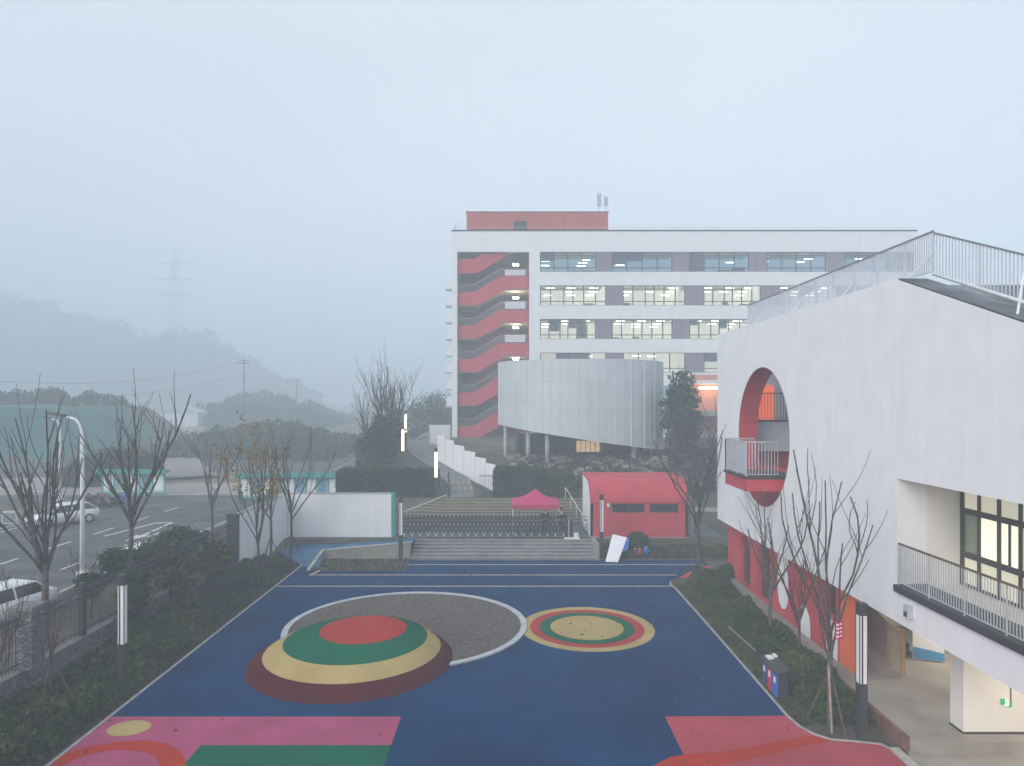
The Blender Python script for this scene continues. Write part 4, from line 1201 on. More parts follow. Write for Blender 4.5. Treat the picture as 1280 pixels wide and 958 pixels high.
# right bed
RB = 'bare trees in the right shrub bed'
bare_tree('bare_tree', (10.4, 27.4, 0), 6.4, 2.9, 1.5, 'bare tree before the red arches, farthest of the bed trees', RB, 121, .075, 8, M_bark, sub=3, twig=False)
bare_tree('bare_tree', (10.35, 24.6, 0), 5.3, 2.4, 1.1, 'reddish bare tree before the white oval panels', RB, 122, .06, 9, M_barkred, sub=3, twig=False)
bare_tree('bare_tree', (9.75, 20.9, 0), 8.1, 2.6, 1.75, 'tallest bare tree against the white facade near the lamp column', RB, 123, .085, 9, M_bark, stakes=3, sub=2, vase=.8, twig=False)
bare_tree('bare_tree', (10.6, 38.9, 0), 9.3, 3.4, 1.7, 'dark bare tree standing in the red paving right of the hut', 'dark trees near the guard hut', 124, .1, 8, M_barkdark, stakes=3)
bare_tree('bare_tree', (13.0, 47.5, .95), 7.6, 2.0, 2.2, 'dark bare tree between guard hut and white building', 'dark trees near the guard hut', 125, .08, 9, M_barkdark, sub=4)
t = thing('support_pole', (*G(1040, 918), 0), 'pale bamboo pole propping the tallest bed tree', 'pole')
p = G(1040, 918); MB().bar((p[0], p[1], -.02), (9.7, 20.95, 2.3), .035, .03).build('pole', M_stake, t)
t = thing('tree_tag', (9.9, 20.7, 2.5), 'red and white notice plate tied to the tallest bed tree', 'sign')
q = MB().box(9.78, 10.03, 20.66, 20.69, 2.75, 3.3).build('plate', M_redplastic, t)
s = MB()
for k in range(4):
    s.box(9.82, 9.90, 20.653, 20.66, 2.8+k*.12, 2.86+k*.12); s.box(9.93, 9.99, 20.653, 20.66, 2.83+k*.12, 2.88+k*.12)
s.build('lettering', M_board, t)
# bushy evergreens, left bed and behind fence
EV = 'small evergreen trees along the road fence'
for i, (x, y, z, h, r, lb, sd) in enumerate((
        (-15.2, 27.5, 0, 3.0, .6, 'small evergreen tree right behind the left lamp column', 31),
        (-14.8, 30.0, 0, 3.5, .75, 'small evergreen with a bare stem right of the left lamp column', 32),
        (-17.3, 30.4, 1, 2.4, 1.0, 'bushy evergreen under the tall bare tree beyond the fence', 33),
        (-17.2, 33.0, 1, 2.2, 1.2, 'bushy evergreen mass behind the fence, middle of the row', 34),
        (-17.4, 35.6, 1, 2.3, 1.2, 'bushy evergreen behind the fence under the thin bare tree', 35),
        (-14.6, 33.5, 0, 3.0, .75, 'evergreen shrub tree left of the yellow-leaved tree', 36),
        (-17.4, 28.2, 1, 1.8, .5, 'loose thin evergreen behind the fence left of the lamp column', 37))):
    bushy_tree('evergreen_tree', (x, y, z), h, r, lb, EV, sd, n=2200 if i in (0, 1, 6) else 3600, size=.12, m=M_leafB if i % 2 else M_leafA)
# behind-gate cluster on the left of the path
CL = 'hazy bare trees left of the path'
for i, (px, D, h, sp, lb) in enumerate(((478, 66, 9.4, 3.2, 'spreading bare tree left of the glowing lamps'), (492, 70, 8.6, 2.0, 'bare tree right behind the glowing lamps'), (462, 72, 8.0, 2.6, 'leftmost bare tree of the hazy cluster'), (488, 78, 9.0, 2.6, 'farthest bare tree of the hazy cluster'))):
    x = PX(px, D); bare_tree('bare_tree', (x, D, hz(x, D)-.1), h, 2.4, sp, lb, CL, 140+i, .12, 9, M_barkdark, sub=5)
for i, (px, D, h, r, lb) in enumerate(((470, 66, 4.0, 1.9, 'dense dark bush below the hazy bare trees, left one'), (482, 69, 4.6, 1.6, 'dense dark bush below the hazy bare trees, right one'), (527, 112, 7.0, 4.2, 'far dark bush at the head of the path, left'), (548, 116, 6.5, 4.0, 'far dark bush at the head of the path, right'))):
    x = PX(px, D); bushy_tree('dark_bush', (x, D, hz(x, D)-.2), h, r, lb, 'dark bushes up the path', 150+i, 5000, .2, M_leafA, .1, 'bush', 90)
# conifer and shrubs by the lit entrance
x = PX(852, 60); bushy_tree('conifer', (x, 60, 4.4), 8.0, 1.6, 'dark conifer between the oval hall and the lit entrance', None, 160, 7500, .2, M_leafC, .8, 'tree', 130)
for i, (px, D, lb) in enumerate(((845, 55, 'bare thin tree in front of the conifer'), (885, 54, 'bare thin tree against the corner of the white facade'))):
    x = PX(px, D); bare_tree('bare_tree', (x, D, hz(x, D)), 7.0, 1.0, 2.0, lb, 'thin trees on the rubble bank', 170+i, .07, 10, M_barkdark, sub=5)
rng = np.random.default_rng(77)
n = 9000; P = np.empty((n, 3)); P[:, 0] = rng.uniform(1, 22, n); P[:, 1] = rng.uniform(55, 66, n)
cl = (np.sin(P[:, 0]*1.3)*np.sin(P[:, 1]*1.9+1) > -.1); P = P[cl]
P[:, 2] = [hz(a, b) + rng.uniform(0, .55) for a, b in P[:, :2]]
tag(leaf_cloud('bank_scrub', P, .2, M_leafBr, seed=78), kind='stuff')
# rubble on bank
rng = random.Random(12); s = MB()
for k in range(420):
    x = rng.uniform(-.5, 21); y = rng.uniform(57, 65); z = hz(x, y); r = rng.uniform(.12, .42)
    vs = []
    for q in ((-1,-1,-1),(1,-1,-1),(1,1,-1),(-1,1,-1),(-1,-1,1),(1,-1,1),(1,1,1),(-1,1,1)):
        vs.append((x+q[0]*r*rng.uniform(.5, 1.2), y+q[1]*r*rng.uniform(.5, 1.1), z+.1+q[2]*r*rng.uniform(.25, .55)))
    s.add(vs, [(0,3,2,1),(4,5,6,7),(0,1,5,4),(1,2,6,5),(2,3,7,6),(3,0,4,7)])
o = s.build('rubble', M_rock); tag(o, kind='stuff')
# fence on the bank
t = thing('bank_fence', (8, 60.5, 3.5), 'thin dark railing across the rubble bank below the oval hall', 'fence')
s = MB(); px_ = None
for k in range(120):
    x = -.3 + k*.19; z = hz(x, 59.5 - .09*x) ; y = 59.5 - .09*x
    s.bar((x, y, z), (x, y, z+1.15), .014, n=3)
    if px_: s.bar((px_[0], px_[1], px_[2]+1.1), (x, y, z+1.1), .02, n=4); s.bar((px_[0], px_[1], px_[2]+.2), (x, y, z+.2), .018, n=4)
    px_ = (x, y, z)
s.build('bars', M_dark, t)
# right-hand garden wall and fence behind hut
t = thing('garden_wall', (13, 47, .95), 'grey post and white rail wall right of the guard hut', 'wall')
MB().box(11.75, 12.15, 45.6, 46.0, .5, 2.75).build('post', M_concrete, t)
MB().box(12.15, 15.5, 45.75, 45.9, 2.5, 2.75).build('top_rail', M_kerb, t)
s = MB()
for k in range(20): s.bar((12.25+k*.16, 45.82, .9), (12.25+k*.16, 45.82, 2.5), .015, n=3)
s.build('bars', M_dark, t)

# white hoarding along the path
t = thing('hoarding', (-4, 61, 3), 'stepped white hoarding panels along the right of the path', 'hoarding')
HO = [(-1.35, 56.0), (-2.2, 57.6), (-3.2, 59.4), (-4.3, 61.4), (-5.4, 63.4), (-6.4, 65.2), (-7.3, 66.8)]
for k in range(6):
    a, b = HO[k], HO[k+1]; z = min(hz(*a), hz(*b))+.05; hh = 2.05 + .13*k
    dx, dy = b[0]-a[0], b[1]-a[1]; L = math.hypot(dx, dy); ox, oy = -dy/L*.05, dx/L*.05
    zt_ = max(hz(*a), hz(*b)) + hh
    s = MB().add([(a[0], a[1], z-.2), (b[0], b[1], z-.2), (b[0]+ox, b[1]+oy, z-.2), (a[0]+ox, a[1]+oy, z-.2), (a[0], a[1], zt_), (b[0], b[1], zt_), (b[0]+ox, b[1]+oy, zt_), (a[0]+ox, a[1]+oy, zt_)],
      [(0,3,2,1),(4,5,6,7),(0,1,5,4),(1,2,6,5),(2,3,7,6),(3,0,4,7)])
    s.build('panel', M_facade, t)
    MB().box(b[0]-.06, b[0]+.06, b[1]-.06, b[1]+.06, z-.2, zt_+.08).build('post', M_rail, t)
t = thing('hoarding', (-7.5, 82, 5), 'far white hoarding beside the stair tower of the classroom block', 'hoarding')
s = MB().box(-9.2, -6.9, 76.2, 76.35, 4.6, 7.2); s.build('panel', M_facade, t)
MB().box(-9.28, -9.2, 76.15, 76.4, 4.6, 7.3).build('post', M_rail, t)
# small iron gate by the path
t = thing('path_gate', (-2.4, 55, 2.2), 'small black iron gate between path and canopy hedge', 'gate')
s = MB()
for k in range(9): s.bar((-2.6+k*.14, 55.2, 2.25), (-2.6+k*.14, 55.2, 4.0), .013, n=4)
s.box(-2.62, -1.45, 55.18, 55.22, 3.82, 3.87); s.box(-2.62, -1.45, 55.18, 55.22, 2.4, 2.45)
s.build('bars', M_dark, t)
MB().box(-5.15, -5.02, 54.7, 54.85, 2.1, 4.2).build('post', M_dark, t)
# hut on the left of the cluster
t = thing('garden_shed', (-14.2, 66, 2), 'small dark shed with a pale sloping roof above the left hedge', 'shed')
MB().box(-14.9, -13.4, 65, 67, 1.2, 5.6).build('wall', M_dark, t)
MB().add([(-16.6, 63.5, 3.4), (-14.5, 63.5, 4.4), (-14.5, 66, 4.4), (-16.6, 66, 3.4), (-16.6, 63.5, 3.5), (-14.5, 63.5, 4.5), (-14.5, 66, 4.5), (-16.6, 66, 3.5)], [(0,3,2,1),(4,5,6,7),(0,1,5,4),(1,2,6,5),(2,3,7,6),(3,0,4,7)]).build('roof', M_kerb, t)
MB().box(-16.4, -14.9, 63.7, 65.9, .9, 3.42).build('wall', M_concrete, t)

# ================================================================== CLASSROOM BLOCK
D0 = 90.0
BX = lambda px: PX(px, D0)
BZ = lambda py: PZ(py, D0)
CB = thing('classroom_block', (19, 82, 5), 'long white five-storey classroom block with red stair tower in the fog', 'building')
xl, xs0, xs1, xw0, xr = BX(565), BX(571.5), BX(661.5), BX(675), BX(1146)
rows = [(BZ(315), BZ(340)), (BZ(357), BZ(382)), (BZ(399), BZ(424)), (BZ(441), BZ(466)), (BZ(483), BZ(508))]
# structural wall bands
s = MB()
s.box(xl, xr, D0, D0+.35, rows[0][0], BZ(289))
for i in range(5):
    lo = rows[i+1][0] if i < 4 else 4.6
    s.box(xs1, xr, D0, D0+.35, lo, rows[i][1])
s.box(xl, xs0, D0, D0+.35, 4.2, rows[0][0]); s.box(xs1, xw0, D0+.001, D0+.35, 4.2, rows[0][0])
s.build('front_wall', M_facade, CB)
MB().box(xl-.08, xr+.08, D0-.08, D0+14, BZ(289), BZ(287.6)).build('roof_edge', M_dark, CB)
MB().box(xl, xl+.3, D0+.35, D0+13.5, 4.2, BZ(289.2)).build('side_wall', M_facade, CB)
MB().box(xr-.3, xr, D0+.35, D0+13.5, 4.2, BZ(289.2)).build('side_wall', M_facade, CB)
MB().box(xl+.3, xr-.3, D0+13, D0+13.5, 4.2, BZ(289.2)).build('rear_wall', M_facade, CB)
# slabs and rooms
for i in range(5):
    zlo, zhi = rows[i][1], rows[i][0]
    MB().box(xs1+.1, xr-.3, D0+.35, D0+12.9, zlo-1.0, zlo-.75).build('floor_slab', M_litroom, CB)
    lit = i in (1, 2, 3)
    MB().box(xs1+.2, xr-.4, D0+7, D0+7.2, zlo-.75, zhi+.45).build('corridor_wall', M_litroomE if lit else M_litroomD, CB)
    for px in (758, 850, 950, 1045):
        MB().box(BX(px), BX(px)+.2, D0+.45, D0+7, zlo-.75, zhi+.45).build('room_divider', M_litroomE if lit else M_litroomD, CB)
MB().box(xs1+.1, xr-.3, D0+.35, D0+12.9, BZ(309), BZ(306)).build('ceiling_slab', M_litroom, CB)
# windows
protoW = {}
def cwin(pxa, pxb, row, muls, transom=.32):
    a, b = BX(pxa), BX(pxb); zl, zh = rows[row][1], rows[row][0]
    w = thing('window', ((a+b)/2, D0+.2, zl), None, None); w.parent = CB; w.location = Vector(((a+b)/2, D0+.2, zl)) - Vector(CB.location)
    s = MB()
    s.box(a, a+.12, D0+.18, D0+.28, zl, zh); s.box(b-.12, b, D0+.18, D0+.28, zl, zh)
    s.box(a+.07, b-.07, D0+.18, D0+.28, zl, zl+.07); s.box(a+.07, b-.07, D0+.18, D0+.28, zh-.07, zh)
    s.box(a+.07, b-.07, D0+.19, D0+.27, zl+.5, zl+.62)
    s.box(a+.07, b-.07, D0+.19, D0+.27, zh-.52, zh-.42) if row in (0, 2) else None
    for f in muls:
        x = a+(b-a)*f; s.box(x-.07, x+.07, D0+.17, D0+.285, zl+.07, zh-.07)
    s.build('frame', mat('frame_grey', (.05, .065, .09), .5, .1, 3), w)
    MB().box(a+.03, b-.03, D0+.22, D0+.24, zl+.03, zh-.03).build('pane', M_glass, w)
    blind(w, a, b, row, muls)
BL = random.Random(91)
def blind(w, a, b, row, muls):
    zl, zh = rows[row][1], rows[row][0]; ed = [0] + muls + [1]
    for f0, f1 in zip(ed[:-1], ed[1:]):
        q = BL.random()
        if q < .28:
            drop = (zh-zl) * BL.choice([.3, .45, .6, .95])
            MB().box(a+(b-a)*f0+.1, a+(b-a)*f1-.1, D0+.34, D0+.36, zh-drop, zh-.03).build('blind', BL.choice([mat('blind_cream', (.6, .56, .46), .9, .1, 2), mat('blind_blue', (.22, .33, .48), .9, .1, 2), mat('blind_grey', (.4, .43, .46), .9, .1, 2)]), w)
        elif q < .5:
            MB().box(a+(b-a)*f0+.1, a+(b-a)*f1-.2, D0+1.2, D0+1.7, zl-.7, zl+BL.uniform(.15, .7)).build('cupboard', BL.choice([mat('blind_cream', (.6, .56, .46)), mat('desk_brown', (.25, .16, .09), .8, .2, 2), mat('blind_blue', (.22, .33, .48))]), w)
def rpanel(pxa, pxb, row):
    a, b = BX(pxa), BX(pxb); zl, zh = rows[row][1], rows[row][0]
    s = MB().box(a, b, D0+.2, D0+.33, zl, zh)
    n = max(2, int((b-a)/.26))
    for k in range(n): 
        x = a + (b-a)*(k+.5)/n; s.box(x-.05, x+.05, D0+.04, D0+.2, zl, zh)
    s.build('ribbed_panel', M_mauve, CB)
pat1 = [(675, 745), (765, 841), (862, 937), (959, 1033), (1056, 1130)]
pat2 = [(675, 758), (779, 857), (880, 952), (975, 1048), (1070, 1130)]
rnd = random.Random(44)
for r in range(5):
    pat = pat1 if r in (0, 2) else pat2
    prev = 675
    for a, b in pat:
        if a > prev: rpanel(prev, a, r)
        cwin(a, b, r, [.16, .36, .5, .66, .84] if r in (1, 2) else [.25, .5, .75])
        prev = b
    rpanel(prev, 1143, r)
# ceiling tube lamps seen through windows
def tubes(row, pos):
    zt_ = rows[row][0] + .35
    for px, dd, zz in pos:
        x = BX(px); z = rows[row][0] - zz
        MB().box(x-.55, x+.55, D0+dd, D0+dd+.14, z, z+.07).build('ceiling_tube', M_lamp, CB)
for row in (1, 2):
    for (a, b) in (pat1 if row == 2 else pat2)[:3 if row == 2 else 4]:
        for f in (.16, .5, .84):
            for dd, zz in ((1.6, .12), (3.6, .3), (5.6, .48)):
                if rnd.random() < .8: tubes(row, [(a+(b-a)*f + rnd.uniform(-2, 2), dd, zz)])
tubes(0, [(683, 2.0, .85), (682, 1.2, 1.6), (735, 3, .5), (731, 2.4, 1.0), (728, 1.6, 1.6), (778, 2, 1.4), (876, 2.2, .4), (867, 1.8, .95), (920, 2.4, .95), (962, 2, .9), (1009, 2.2, .95), (1022, 2.8, .4), (1085, 2.2, .5)])
tubes(3, [(708, 2.5, .35), (738, 2.5, .38), (800, 2.5, .3), (820, 2.8, .35), (892, 2, .55)])
# stair tower
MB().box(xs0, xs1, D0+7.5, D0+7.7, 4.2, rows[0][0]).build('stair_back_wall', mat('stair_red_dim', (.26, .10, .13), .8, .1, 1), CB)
MB().box(xs0-.05, xs0, D0+.36, D0+7.5, 4.2, rows[0][0]).build('stair_side_wall', mat('stair_grey', (.3, .31, .36), .8, .1, 1), CB)
MB().box(xs1, xs1+.05, D0+.36, D0+7.5, 4.2, rows[0][0]).build('stair_side_wall', M_redwall, CB)
def sp(px, py): return (BX(px), BZ(py))
for k in range(-1, 5):
    o = 42*k
    poly = [(572, 365+o), (592, 365+o), (625, 345+o), (661, 345+o), (661, 361+o), (632, 361+o), (597, 381+o), (572, 381+o)]
    if k == -1: poly = [(572, 323), (592, 323), (608, 314), (640, 314), (597, 341), (572, 341)]
    poly = [sp(min(661.3, max(571.7, a)), b) for a, b in poly]
    MB().prism([poly], 'y', D0+.5, D0+.72).build('stair_parapet', M_redwall, CB)
    if k >= 0:
        # landings, second flight behind, rail
        MB().box(BX(625), xs1, D0+.72, D0+7.4, BZ(362+o), BZ(359+o)).build('landing', M_litroom, CB)
        MB().box(xs0, BX(594), D0+.72, D0+7.4, BZ(382+o), BZ(379+o)).build('landing', M_litroom, CB)
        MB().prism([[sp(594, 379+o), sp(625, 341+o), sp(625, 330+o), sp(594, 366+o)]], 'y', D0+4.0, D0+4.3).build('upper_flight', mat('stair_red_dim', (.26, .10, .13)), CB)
        MB().prism([[sp(594, 382+o), sp(630, 361+o), sp(630, 358+o), sp(594, 379+o)]], 'y', D0+.72, D0+3.6).build('lower_flight', M_litroom, CB)
        s = MB()
        for q in range(16):
            f = q/15; x = BX(572 + 20*f) if f < .01 else None
        P3 = [(572, 365), (592, 365), (625, 345), (661, 345)]
        for (a, b) in zip(P3[:-1], P3[1:]):
            n = int(abs(b[0]-a[0])/2.4)
            for q in range(n):
                f = q/n; x, z = sp(a[0]+(b[0]-a[0])*f, a[1]+(b[1]-a[1])*f+o); s.bar((x, D0+.6, z), (x, D0+.6, z+1.0), .02, n=3)
            xa_, za_ = sp(a[0], a[1]+o); xb_, zb_ = sp(b[0], b[1]+o)
            s.bar((xa_, D0+.6, za_+1.0), (xb_, D0+.6, zb_+1.0), .04, n=4)
        s.build('stair_railing', M_rail, CB)
        MB().box(BX(631), BX(657), D0+.9, D0+.96, BZ(344+o-1), BZ((336 if k < 1 else 334)+o)).build('landing_screen', M_board, CB)
for py in (328, 370, 408, 448):
    MB().box(BX(641), BX(648.5), D0+1.5, D0+1.9, BZ(py+1), BZ(py-1)).build('stair_lamp', mat('stair_lamp_lit', (.9, .9, .8), .5, .01, 1, emit=(1, .9, .62), estr=16), CB)
# rooftop
ph = MB().box(BX(583), BX(761), D0+.6, D0+8, BZ(289), BZ(264)).build('penthouse', M_pinkish, CB)
MB().box(BX(642), BX(659), D0+.55, D0+.6, BZ(287), BZ(275)).build('penthouse_window', M_glassdark, ph)
MB().box(BX(582), BX(762), D0+.55, D0+8.05, BZ(264), BZ(263)).build('coping', M_dark, ph)
s = MB()
s.bar((BX(566), D0+.2, BZ(284)), (xr, D0+.2, BZ(284)), .03, n=4)
for px in range(568, 1146, 47): s.bar((BX(px), D0+.2, BZ(288)), (BX(px), D0+.2, BZ(283)), .03, n=4)
s.build('roof_rail', M_rail, CB)
for k, (px, top, lb) in enumerate(((749, 242, 'left roof antenna with bulky panels on the red penthouse'), (757.5, 246, 'right roof antenna with slimmer panels on the red penthouse'))):
    t = thing('roof_antenna', (BX(px), D0+3, BZ(264)), lb, 'antenna', 'antennas on the penthouse roof')
    z0 = 10 + (500-263)*(D0+3)/F - .2; z1 = 10 + (500-top)*(D0+3)/F; x = PX(px, D0+3)
    MB().bar((x, D0+3, BZ(264)), (x, D0+3, z1-.2), .05).build('mast', M_rail, t)
    for q in (-1, 1): MB().box(x+q*.18-.1, x+q*.18+.1, D0+2.9, D0+3.1, z0+.7+.1*k, z1).build('panel', M_rail, t)
t = thing('roof_antenna', (BX(569), D0+1, BZ(288)), 'short hooked antenna at the left roof corner', 'antenna')
MB().tube([(BX(569), D0+1, BZ(288)), (BX(569), D0+1, BZ(278)), (BX(572), D0+1, BZ(276))], .04, 4).build('mast', M_rail, t)
# condenser ledges on left end wall
for k in range(8):
    py = 350 + k*21
    u = MB().box(BX(557.5), xl-.01, D0+.6, D0+1.5, BZ(py+10), BZ(py)).build('condenser_box', M_facade, CB)
    MB().box(BX(556.5), xl-.01, D0+.5, D0+1.6, BZ(py+12), BZ(py+10)).build('ledge', M_rail, u)
# lit entrance
t = thing('entrance_porch', (BX(890), 87, 5), 'warmly lit porch with orange back wall beside the conifer', 'porch')
MB().box(PX(868, 87), PX(925, 87), 88.8, 89.0, 6.0, PZ(470, 87)+.2).build('back_wall', mat('porch_orange', (.5, .2, .15), .8, .1, 1), t)
MB().box(PX(868, 87), PX(925, 87), 85, 89.5, PZ(480, 87), PZ(476, 87)).build('roof', M_facade, t)
MB().box(PX(868, 87), PX(925, 87), 85, 89.5, PZ(520, 87), PZ(514, 87)).build('floor', M_concrete, t)
MB().box(PX(876, 87), PX(905, 87), 87.5, 87.8, PZ(486.5, 87), PZ(484, 87)).build('lamp', mat('porch_lamp_lit', (.9, .9, .8), .5, .01, 1, emit=(1, .8, .5), estr=9), t)

# ================================================================== OVAL HALL
OH = thing('oval_hall', (7.9, 64, 4.5), 'oval hall clad in pale vertical metal screens before the classroom block', 'building')
ocx, ocy, oa, ob = 6.45, 64.6, 7.7, 6.4
zt0 = 13.5
def zb(x): return 6.55 - .15*(x - 6.4)
s = MB(); sm_ = MB(); n = 120; vs = []
for i in range(n):
    a = 2*math.pi*i/n; x = ocx+oa*math.cos(a); y = ocy+ob*math.sin(a)
    vs += [(x, y, zb(x)), (x, y, 9.3), (x, y, zt0)]
fs = []
for i in range(n):
    k = (i+1) % n; fs += [(3*i, 3*k, 3*k+1, 3*i+1), (3*i+1, 3*k+1, 3*k+2, 3*i+2)]
s.add(vs, fs).build('metal_screen', M_perf, OH, smooth=True)
for i in range(0, n, 2):
    a = 2*math.pi*i/n; x = ocx+(oa+.03)*math.cos(a); y = ocy+(ob+.03)*math.sin(a)
    big = i % 4 == 0
    sm_.bar((x, y, zb(x)), (x, y, zt0), .035 if big else .015, n=4)
for i in range(n):
    for z in (9.3, 11.6):
        a = 2*math.pi*i/n; b = 2*math.pi*(i+1)/n
        sm_.bar((ocx+(oa+.01)*math.cos(a), ocy+(ob+.01)*math.sin(a), z), (ocx+(oa+.01)*math.cos(b), ocy+(ob+.01)*math.sin(b), z), .02, n=3)
sm_.build('screen_seams', M_perfseam, OH)
vs = [(ocx+(oa-.05)*math.cos(2*math.pi*i/60), ocy+(ob-.05)*math.sin(2*math.pi*i/60)) for i in range(60)]
s = MB().add([(p[0], p[1], zb(p[0])+.1) for p in vs], [tuple(range(60))]).build('soffit', mat('soffit_grey', (.2, .22, .25), .8, .1, 1), OH, fix=False)
MB().add([(p[0], p[1], zt0-.1) for p in vs], [tuple(range(60))]).build('roof', M_kerb, OH, fix=False)
pr_ = [(ocx+(oa-1.6)*math.cos(2*math.pi*i/40), ocy+.8+(ob-2.2)*math.sin(2*math.pi*i/40)) for i in range(40)]
MB().prism([pr_], 'z', 4.0, 6.9).build('ground_floor_glazing', M_glassdark, OH)
for px in (632, 660, 683, 789, 815):
    x = PX(px, 61.5); yy = ocy - ob*math.sqrt(max(.05, 1-((x-ocx)/oa)**2)) + 1.0
    MB().bar((x, yy, 3.8), (x, yy, zb(x)+.1), .2, n=12).build('column', M_kerb, OH, smooth=True)
MB().box(PX(721, 60), PX(752, 60), 60.85, 60.95, PZ(566, 60), PZ(552, 60)).build('lit_window', mat('warm_window', (.6, .45, .3), .5, .3, 2.5, emit=(1, .7, .35), estr=.22), OH)
s = MB()
for q in range(6): s.box(PX(721, 60)+q*.42, PX(721, 60)+q*.42+.05, 60.8, 60.85, PZ(566, 60), PZ(552, 60))
s.build('mullions', M_dark, OH)

# ================================================================== ROAD SIDE THINGS
def street_lamp(loc, h, arm, lb):
    t = thing('street_lamp', loc, lb, 'street lamp', 'curved white street lamps')
    x, y, z = loc
    pts = [(x, y, z), (x, y, z+h*.55), (x, y, z+h*.86)]
    for k in range(1, 7):
        a = k/6*math.pi/2; pts.append((x - arm*.55*(1-math.cos(a)), y, z+h*.86 + h*.13*math.sin(a)))
    pts.append((x-arm*.85, y, z+h*1.0))
    MB().tube(pts, [.12, .10, .085]+[.065]*6+[.05], 10).build('pole', M_whitemetal, t, smooth=True)
    MB().box(x-.2, x+.2, y-.2, y+.2, z-.02, z+.35).build('base', M_whitemetal, t)
    hx = x-arm*.85
    MB().add([(hx, y-.12, z+h-.02), (hx, y+.12, z+h-.02), (hx-.9, y+.16, z+h+.12), (hx-.9, y-.16, z+h+.12), (hx, y-.1, z+h+.1), (hx, y+.1, z+h+.1), (hx-.85, y+.12, z+h+.22), (hx-.85, y-.12, z+h+.22)],
             [(0,3,2,1),(4,5,6,7),(0,1,5,4),(1,2,6,5),(2,3,7,6),(3,0,4,7)]).build('lamp_head', M_dark, t)
street_lamp((PX(103, 34.5), 34.5, 1.0), 8.15, .95, 'curved white street lamp nearest, left of the tall bare tree')
street_lamp((PX(75, 61), 61, 1.0), 7.3, .9, 'farther white street lamp pole seen behind the nearer one')

def car(loc, rz, lb, scale=1.0, hatch=False):
    t = thing('parked_car', loc, lb, 'car', 'white cars by the road', rz)
    # stations x (front +), half width, z bottom, z belt
    st = [(-2.2, .62, .45, .78), (-2.12, .80, .28, .92), (-1.6, .88, .22, .96), (-.6, .90, .2, .95), (.5, .90, .2, .92), (1.2, .88, .22, .86), (1.8, .82, .26, .76), (2.1, .68, .32, .62), (2.2, .5, .4, .52)]
    vs = []
    for x, w, zb_, zt_ in st:
        vs += [(x, -w*.92, zb_), (x, -w, (zb_+zt_)/2), (x, -w*.93, zt_), (x, -w*.5, zt_+.05), (x, w*.5, zt_+.05), (x, w*.93, zt_), (x, w, (zb_+zt_)/2), (x, w*.92, zb_)]
    fs = []
    for i in range(len(st)-1):
        for k in range(8): fs.append((8*i+k, 8*i+(k+1) % 8, 8*(i+1)+(k+1) % 8, 8*(i+1)+k))
    fs += [tuple(range(8)), tuple(range(8*len(st)-8, 8*len(st)))]
    body = MB().add(vs, fs).build('body', M_carwhite, t, world=False, smooth=True)
    rear = -1.95 if hatch else -1.75
    cab = [(rear, .74, .93), (rear+.55, .66, 1.38), (-.1, .64, 1.46), (.5, .63, 1.40), (1.25, .74, .9)]
    vs = []
    for x, w, z in cab: vs += [(x, -w, z), (x, w, z)]
    # glass house
    g = MB()
    base = [(rear, -.80, .9), (rear, .80, .9), (1.3, -.80, .86), (1.3, .80, .86)]
    roof = [(rear+.5, -.62, 1.40), (rear+.5, .62, 1.40), (.55, -.62, 1.40), (.55, .62, 1.40)]
    g.add(base + roof, [(0,1,5,4), (2,6,7,3), (0,4,6,2), (1,3,7,5), (4,5,7,6), (0,2,3,1)])
    g.build('windows', M_glassdark, t, world=False)
    r_ = MB().add([(rear+.45, -.63, 1.40), (rear+.45, .63, 1.40), (-.2, .64, 1.41), (-.2, -.64, 1.41), (.58, .62, 1.40), (.58, -.62, 1.40),
                   (rear+.6, -.5, 1.47), (rear+.6, .5, 1.47), (-.2, .52, 1.50), (-.2, -.52, 1.50), (.45, .5, 1.46), (.45, -.5, 1.46)],
                  [(0,1,2,3), (3,2,4,5), (6,9,8,7), (9,11,10,8), (0,6,7,1), (1,7,8,2), (2,8,10,4), (4,10,11,5), (5,11,9,3), (3,9,6,0)])
    for sy in (-1, 1):
        for (xa_, xb_) in ((rear, rear+.5), (-.25, -.25), (1.3, .55)):
            r_.bar((xa_, sy*.81, .9), (xb_, sy*.635, 1.41), .04, n=4)
    r_.build('roof', M_carwhite, t, world=False)
    for sx in (-1.35, 1.35):
        for sy in (-1, 1):
            w = MB().bar((sx, sy*.72, .31), (sx, sy*.92, .31), .32, n=20).build('wheel', M_tyre, t, world=False)
            MB().bar((sx, sy*.9, .31), (sx, sy*.935, .31), .2, n=12).build('rim', M_rail, w, world=False)
    for sy in (-1, 1):
        MB().box(2.0, 2.16, sy*.62-.13, sy*.62+.13, .56, .68).build('headlight', M_acryl, t, world=False)
        MB().box(-2.2, -2.1, sy*.62-.12, sy*.62+.12, .68, .84).build('tail_light', M_redplastic, t, world=False)
        MB().box(.85, 1.05, sy*.98-.07, sy*.98+.07, .92, 1.04).build('mirror', M_carwhite, t, world=False)
    MB().box(2.14, 2.24, -.35, .35, .36, .5).build('grille', M_dark, t, world=False)
    t.scale = (scale,)*3
    return t
D_ = 49.5
car((PX(79, D_), D_, 1.0), R(238), 'white hatchback parked across the road beyond the street lamp', 1.0, True)
car((PX(-6, 27.5), 27.5, 1.0), R(255), 'white sedan cut by the left photo edge just behind the fence')
car((-19.2, 36.0, 1.0), R(90), 'white car roof showing above the evergreens behind the fence')
car((PX(258, 215), 215, 2.0), R(200), 'tiny white car far off on the hazy dirt road', 1.0, True)

